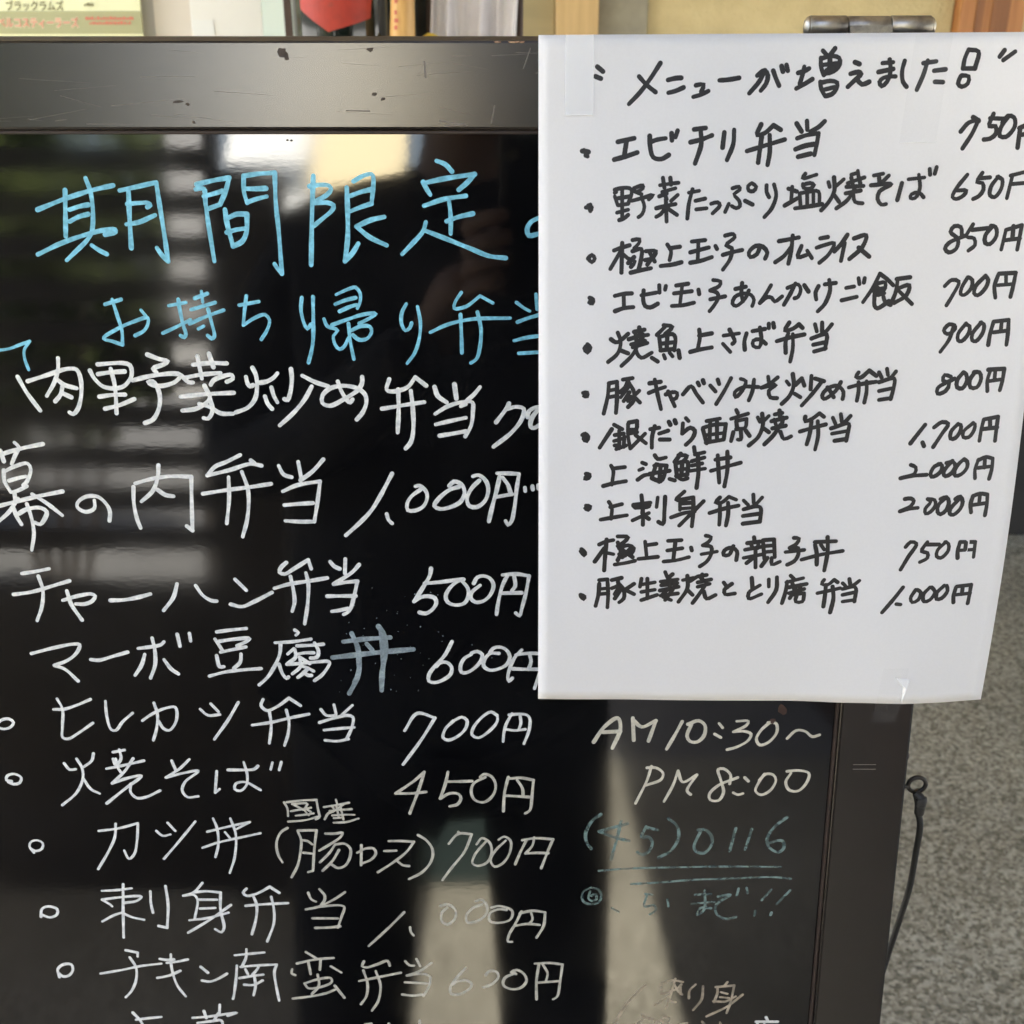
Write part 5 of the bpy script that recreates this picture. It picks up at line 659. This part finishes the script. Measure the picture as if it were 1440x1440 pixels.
# side wall of the porch on the left and a pier on the right, dark timber
def foliage(parent, name, m, c, rad, n, leaf, seed, flat=1):
    rr = random.Random(seed); vs = []; fs = []
    blobs = [(Vector(c) + Vector((rr.uniform(-.7, .7) * rad[0], rr.uniform(-.7, .7) * rad[1], rr.uniform(-.7, .75) * rad[2])), rr.uniform(.28, .5)) for _ in range(16)]
    for _ in range(n):
        bc, bs_ = rr.choice(blobs); d = Vector((rr.gauss(0, 1), rr.gauss(0, 1), rr.gauss(0, 1))).normalized() * rr.uniform(.4, 1)
        p = bc + Vector((d.x * rad[0] * bs_, d.y * rad[1] * bs_, d.z * rad[2] * bs_))
        a = Vector((rr.gauss(0, 1), rr.gauss(0, 1), rr.gauss(0, .6))).normalized(); b = a.orthogonal().normalized() * leaf * .32; a = a * leaf * rr.uniform(.6, 1.2)
        k = len(vs); vs += [p - a * .5, p + b, p + a * .5, p - b]; fs.append((k, k + 1, k + 2, k + 3))
    me = bpy.data.meshes.new(name); me.from_pydata([tuple(v) for v in vs], [], fs)
    return link(name, me, M[m], parent)
for i, (x, y, w, h, lab) in enumerate(((-1.9, -3.9, .7, 1.9, 'leafy shrub beyond the fence, nearest the white notice board'), (-3.1, -4.1, .9, 2.3, 'taller leafy shrub beyond the fence'), (-4.8, -4.4, 1.0, 2.4, 'leafy shrub at the far end of the fence'))):
    sh = thing('garden_shrub', (x, y, 0), lab, 'shrub', 'shrubs beyond the fence')
    bm = bmesh.new()
    for k in range(5): tube(bm, [(.03 * k - .06, 0, -.02), ((k - 2) * .12, .05 * (k % 2), h * .5), ((k - 2) * .2, .1, h * .8)], [.02, .014, .006], 6)
    from_bm('stem', bm, M['bark'], sh, True)
    foliage(sh, 'foliage', 'leaf', (0, 0, h * .70), (w, w * .5, h * .34), 6000, .08, 20 + i)
for i, (x, y, rx, zc, rz, lab) in enumerate(((-3.9, -6.3, 1.6, 2.9, 2.2, 'broad leafy tree left of the cream house'), (-7.8, -6.0, 2.0, 3.3, 2.0, 'dark leafy tree at the far left of the garden'), (1.35, -8.6, 1.75, 3.2, 2.9, 'leafy tree right of the cream house'), (4.6, -7.0, 2.2, 3.6, 2.3, 'leafy tree far right of the cream house'))):
    tr = thing('garden_tree', (x, y, 0), lab, 'tree', 'trees around the house across the road')
    bm = bmesh.new(); tube(bm, [(0, 0, -.05), (.05, 0, zc * .4), (.02, .1, zc * .8), (.1, .1, zc * 1.2)], [.16, .12, .08, .03], 12)
    for k in range(6):
        a = k * 1.1; tube(bm, [(.03, .03, zc * (.5 + .06 * k)), (math.cos(a) * rx * .4, math.sin(a) * rx * .4, zc * (.7 + .07 * k)), (math.cos(a) * rx * .75, math.sin(a) * rx * .75, zc * (.85 + .08 * k))], [.06, .04, .015], 8)
    from_bm('trunk', bm, M['bark'], tr, True)
    foliage(tr, 'crown', 'leaf2', (0, 0, zc), (rx, rx, rz), 16000, .16, 60 + i)
hs = thing('cream_house', (-.4, -9.0, 0), 'narrow house across the road with cream and white slopes tilted to catch the sun', 'house')
box('wall', (-1.75, -4, -.01), (-.49, -.05, 2.40), M['white_wall'], hs)
def slope(name, x0, x1, z0, z1, y0, y1, m, th=.05):
    bm = bmesh.new(); vs = [bm.verts.new(p) for p in ((x0, y0, z0), (x1, y0, z0), (x1, y1, z1), (x0, y1, z1), (x0, y0, z0 - th), (x1, y0, z0 - th), (x1, y1, z1 - th), (x0, y1, z1 - th))]
    for q in ((0, 1, 2, 3), (7, 6, 5, 4), (0, 4, 5, 1), (1, 5, 6, 2), (2, 6, 7, 3), (3, 7, 4, 0)): bm.faces.new([vs[i] for i in q])
    return from_bm(name, bm, M[m], hs)
slope('roof', -1.28, -.49, 2.42, 5.4, 0, -2.4, 'cream_wall')  # walls shaped as slopes so the sun brightens their mirrored patches
slope('roof', -1.95, -1.285, 2.62, 5.4, .05, -2.4, 'white_wall')['label'] = 'white slope tilted to catch the sun'  # white wall shaped as a slope to catch the sun
slope('sun_slope', -1.75, -.49, 1.75, 2.36, .6, .0, 'white_wall', .02)
for x in (-1.70, -.55): box('sun_slope_pole', (x, .52, -.01), (x + .04, .56, 1.72), M['post_white'], hs)
w_ = box('window', (-1.4, -.0495, .9), (-.8, -.01, 1.6), M['post_white'], hs, bev=.004); box('pane', (-1.36, -.0095, .94), (-.84, -.006, 1.56), M['glass'], w_)

# ---------------------------------------------------------------- the photographer
PX, PY = -.07, -.30
per = thing('person', (PX, PY, 0), 'person in a dark jacket and black trousers holding a phone up to the board', 'person')
def skin(name, pts, edges, m, parent, sub=2, root=0):
    me = bpy.data.meshes.new(name); me.from_pydata([p[:3] for p in pts], edges, [])
    o = link(name, me, m, parent)
    md = o.modifiers.new('skin', 'SKIN'); md.use_smooth_shade = True
    for i, p in enumerate(pts):
        r_ = p[3]; me.skin_vertices[0].data[i].radius = r_ if isinstance(r_, tuple) else (r_, r_)
    me.skin_vertices[0].data[root].use_root = True
    s_ = o.modifiers.new('sub', 'SUBSURF'); s_.levels = sub; s_.render_levels = sub
    return o
# jacket with both sleeves bent up in front of the chest
J = [(.0, 0, .63, (.205, .13)), (0, 0, .90, (.20, .13)), (0, -.01, 1.10, (.195, .12)), (0, -.015, 1.27, (.18, .10)), (.02, 0, 1.375, .060),
     (-.150, -.01, 1.300, .058), (-.215, .0, 1.16, .056), (-.225, .04, 1.06, .050), (-.10, .17, 1.12, .042), (-.005, .30, 1.20, .034),
     (.155, -.01, 1.305, .060), (.245, .0, 1.16, .054), (.285, .04, 1.04, .048), (.25, .17, 1.10, .042), (.19, .30, 1.20, .034)]
E_ = [(0, 1), (1, 2), (2, 3), (3, 4), (3, 5), (5, 6), (6, 7), (7, 8), (8, 9), (3, 10), (10, 11), (11, 12), (12, 13), (13, 14)]
body_pts = [(0, 0, .90, .10), (0, 0, 1.1, .11), (0, -.01, 1.27, .10), (.015, 0, 1.37, .052), (.025, .012, 1.425, .050), (.03, .03, 1.47, .072), (.03, .02, 1.545, .086), (.03, .015, 1.60, .062)]
body = skin('body', body_pts, [(i, i + 1) for i in range(7)], M['skin'], per)
skin('jacket', J, E_, M['cloth'], per)
Tt = [(0, 0, .88, (.17, .12)), (-.108, 0, .76, .088), (-.118, .02, .44, .074), (-.130, -.01, .10, .064), (.108, 0, .76, .088), (.118, .02, .44, .070), (.125, -.01, .10, .062)]
skin('trousers', Tt, [(0, 1), (1, 2), (2, 3), (0, 4), (4, 5), (5, 6)], M['trouser'], per)
H = [(.03, -.02, 1.47, .075), (.03, -.015, 1.55, .098), (.03, .0, 1.625, .070)]
skin('hair', H, [(0, 1), (1, 2)], M['hair'], per)
for s in (-1, 1):
    skin('ear', [(.03 + s * .082, .01, 1.51, .010), (.03 + s * .088, .0, 1.545, .013)], [(0, 1)], M['skin'], body, 1)
    skin('eye', [(.03 + s * .031, .098, 1.542, .009), (.03 + s * .031, .106, 1.542, .008)], [(0, 1)], M['label_white'], body, 2)
    skin('shoe', [(s * .128, -.06, .035, .038), (s * .132, .05, .04, .042), (s * .140, .16, .03, .034)], [(0, 1), (1, 2)], M['shoe'], per)
skin('nose', [(.03, .10, 1.54, .008), (.03, .122, 1.505, .013)], [(0, 1)], M['skin'], body, 2)
skin('mouth', [(.008, .094, 1.47, .006), (.03, .102, 1.468, .008), (.052, .094, 1.47, .006)], [(0, 1), (1, 2)], mat('lips', (.35, .13, .11), .5), body, 2)
# phone directly behind the camera, lens towards the board
ph = thing('phone', (0.024, -.0125, 1.305), 'black smartphone held up in both hands', 'phone', rot=(R(-24.5), 0, 0))
box('case', (-.0345, -.0045, -.072), (.0345, .0035, .072), M['black_plastic'], ph, bev=.0028)
box('screen', (-.031, -.0052, -.062), (.031, -.0047, .062), M['glass'], ph)
bm = bmesh.new(); tube(bm, [(-.024, .0036, .055), (-.024, .0045, .055)], .005, 20); from_bm('lens_ring', bm, M['steel'], ph)
# hands: palm plus five fingers closing on the sides of the phone
for s, wx in ((-1, -.075), (1, .12)):
    px = .024 + s * .046
    Hh = [(wx, -.12, 1.20, .026), (px + s * .03, -.065, 1.235, .030), (px + s * .012, -.030, 1.262, .024)]
    ed = [(0, 1), (1, 2)]
    hand = skin('hand', [(a - PX, b - PY, c, r_) for a, b, c, r_ in Hh], ed, M['skin'], per)
    for k, (dz, ln) in enumerate(((.030, .9), (.012, 1), (-.006, .95), (-.024, .8))):
        zz = 1.272 + dz
        f = [(px + s * .016, -.030, zz - .006, .0095), (px + s * .010, -.006, zz, .0088), (px - s * .008 * ln, .004, zz + .003, .0080), (px - s * .024 * ln, .0035, zz + .006, .0070)]
        skin('finger', [(a - PX, b - PY, c, r_) for a, b, c, r_ in f], [(0, 1), (1, 2), (2, 3)], M['skin'], hand, 1)
    f = [(px + s * .02, -.045, 1.255, .012), (px + s * .002, -.042, 1.285, .0105), (px - s * .018, -.036, 1.300, .0090)]
    skin('thumb', [(a - PX, b - PY, c, r_) for a, b, c, r_ in f], [(0, 1), (1, 2)], M['skin'], hand, 1)
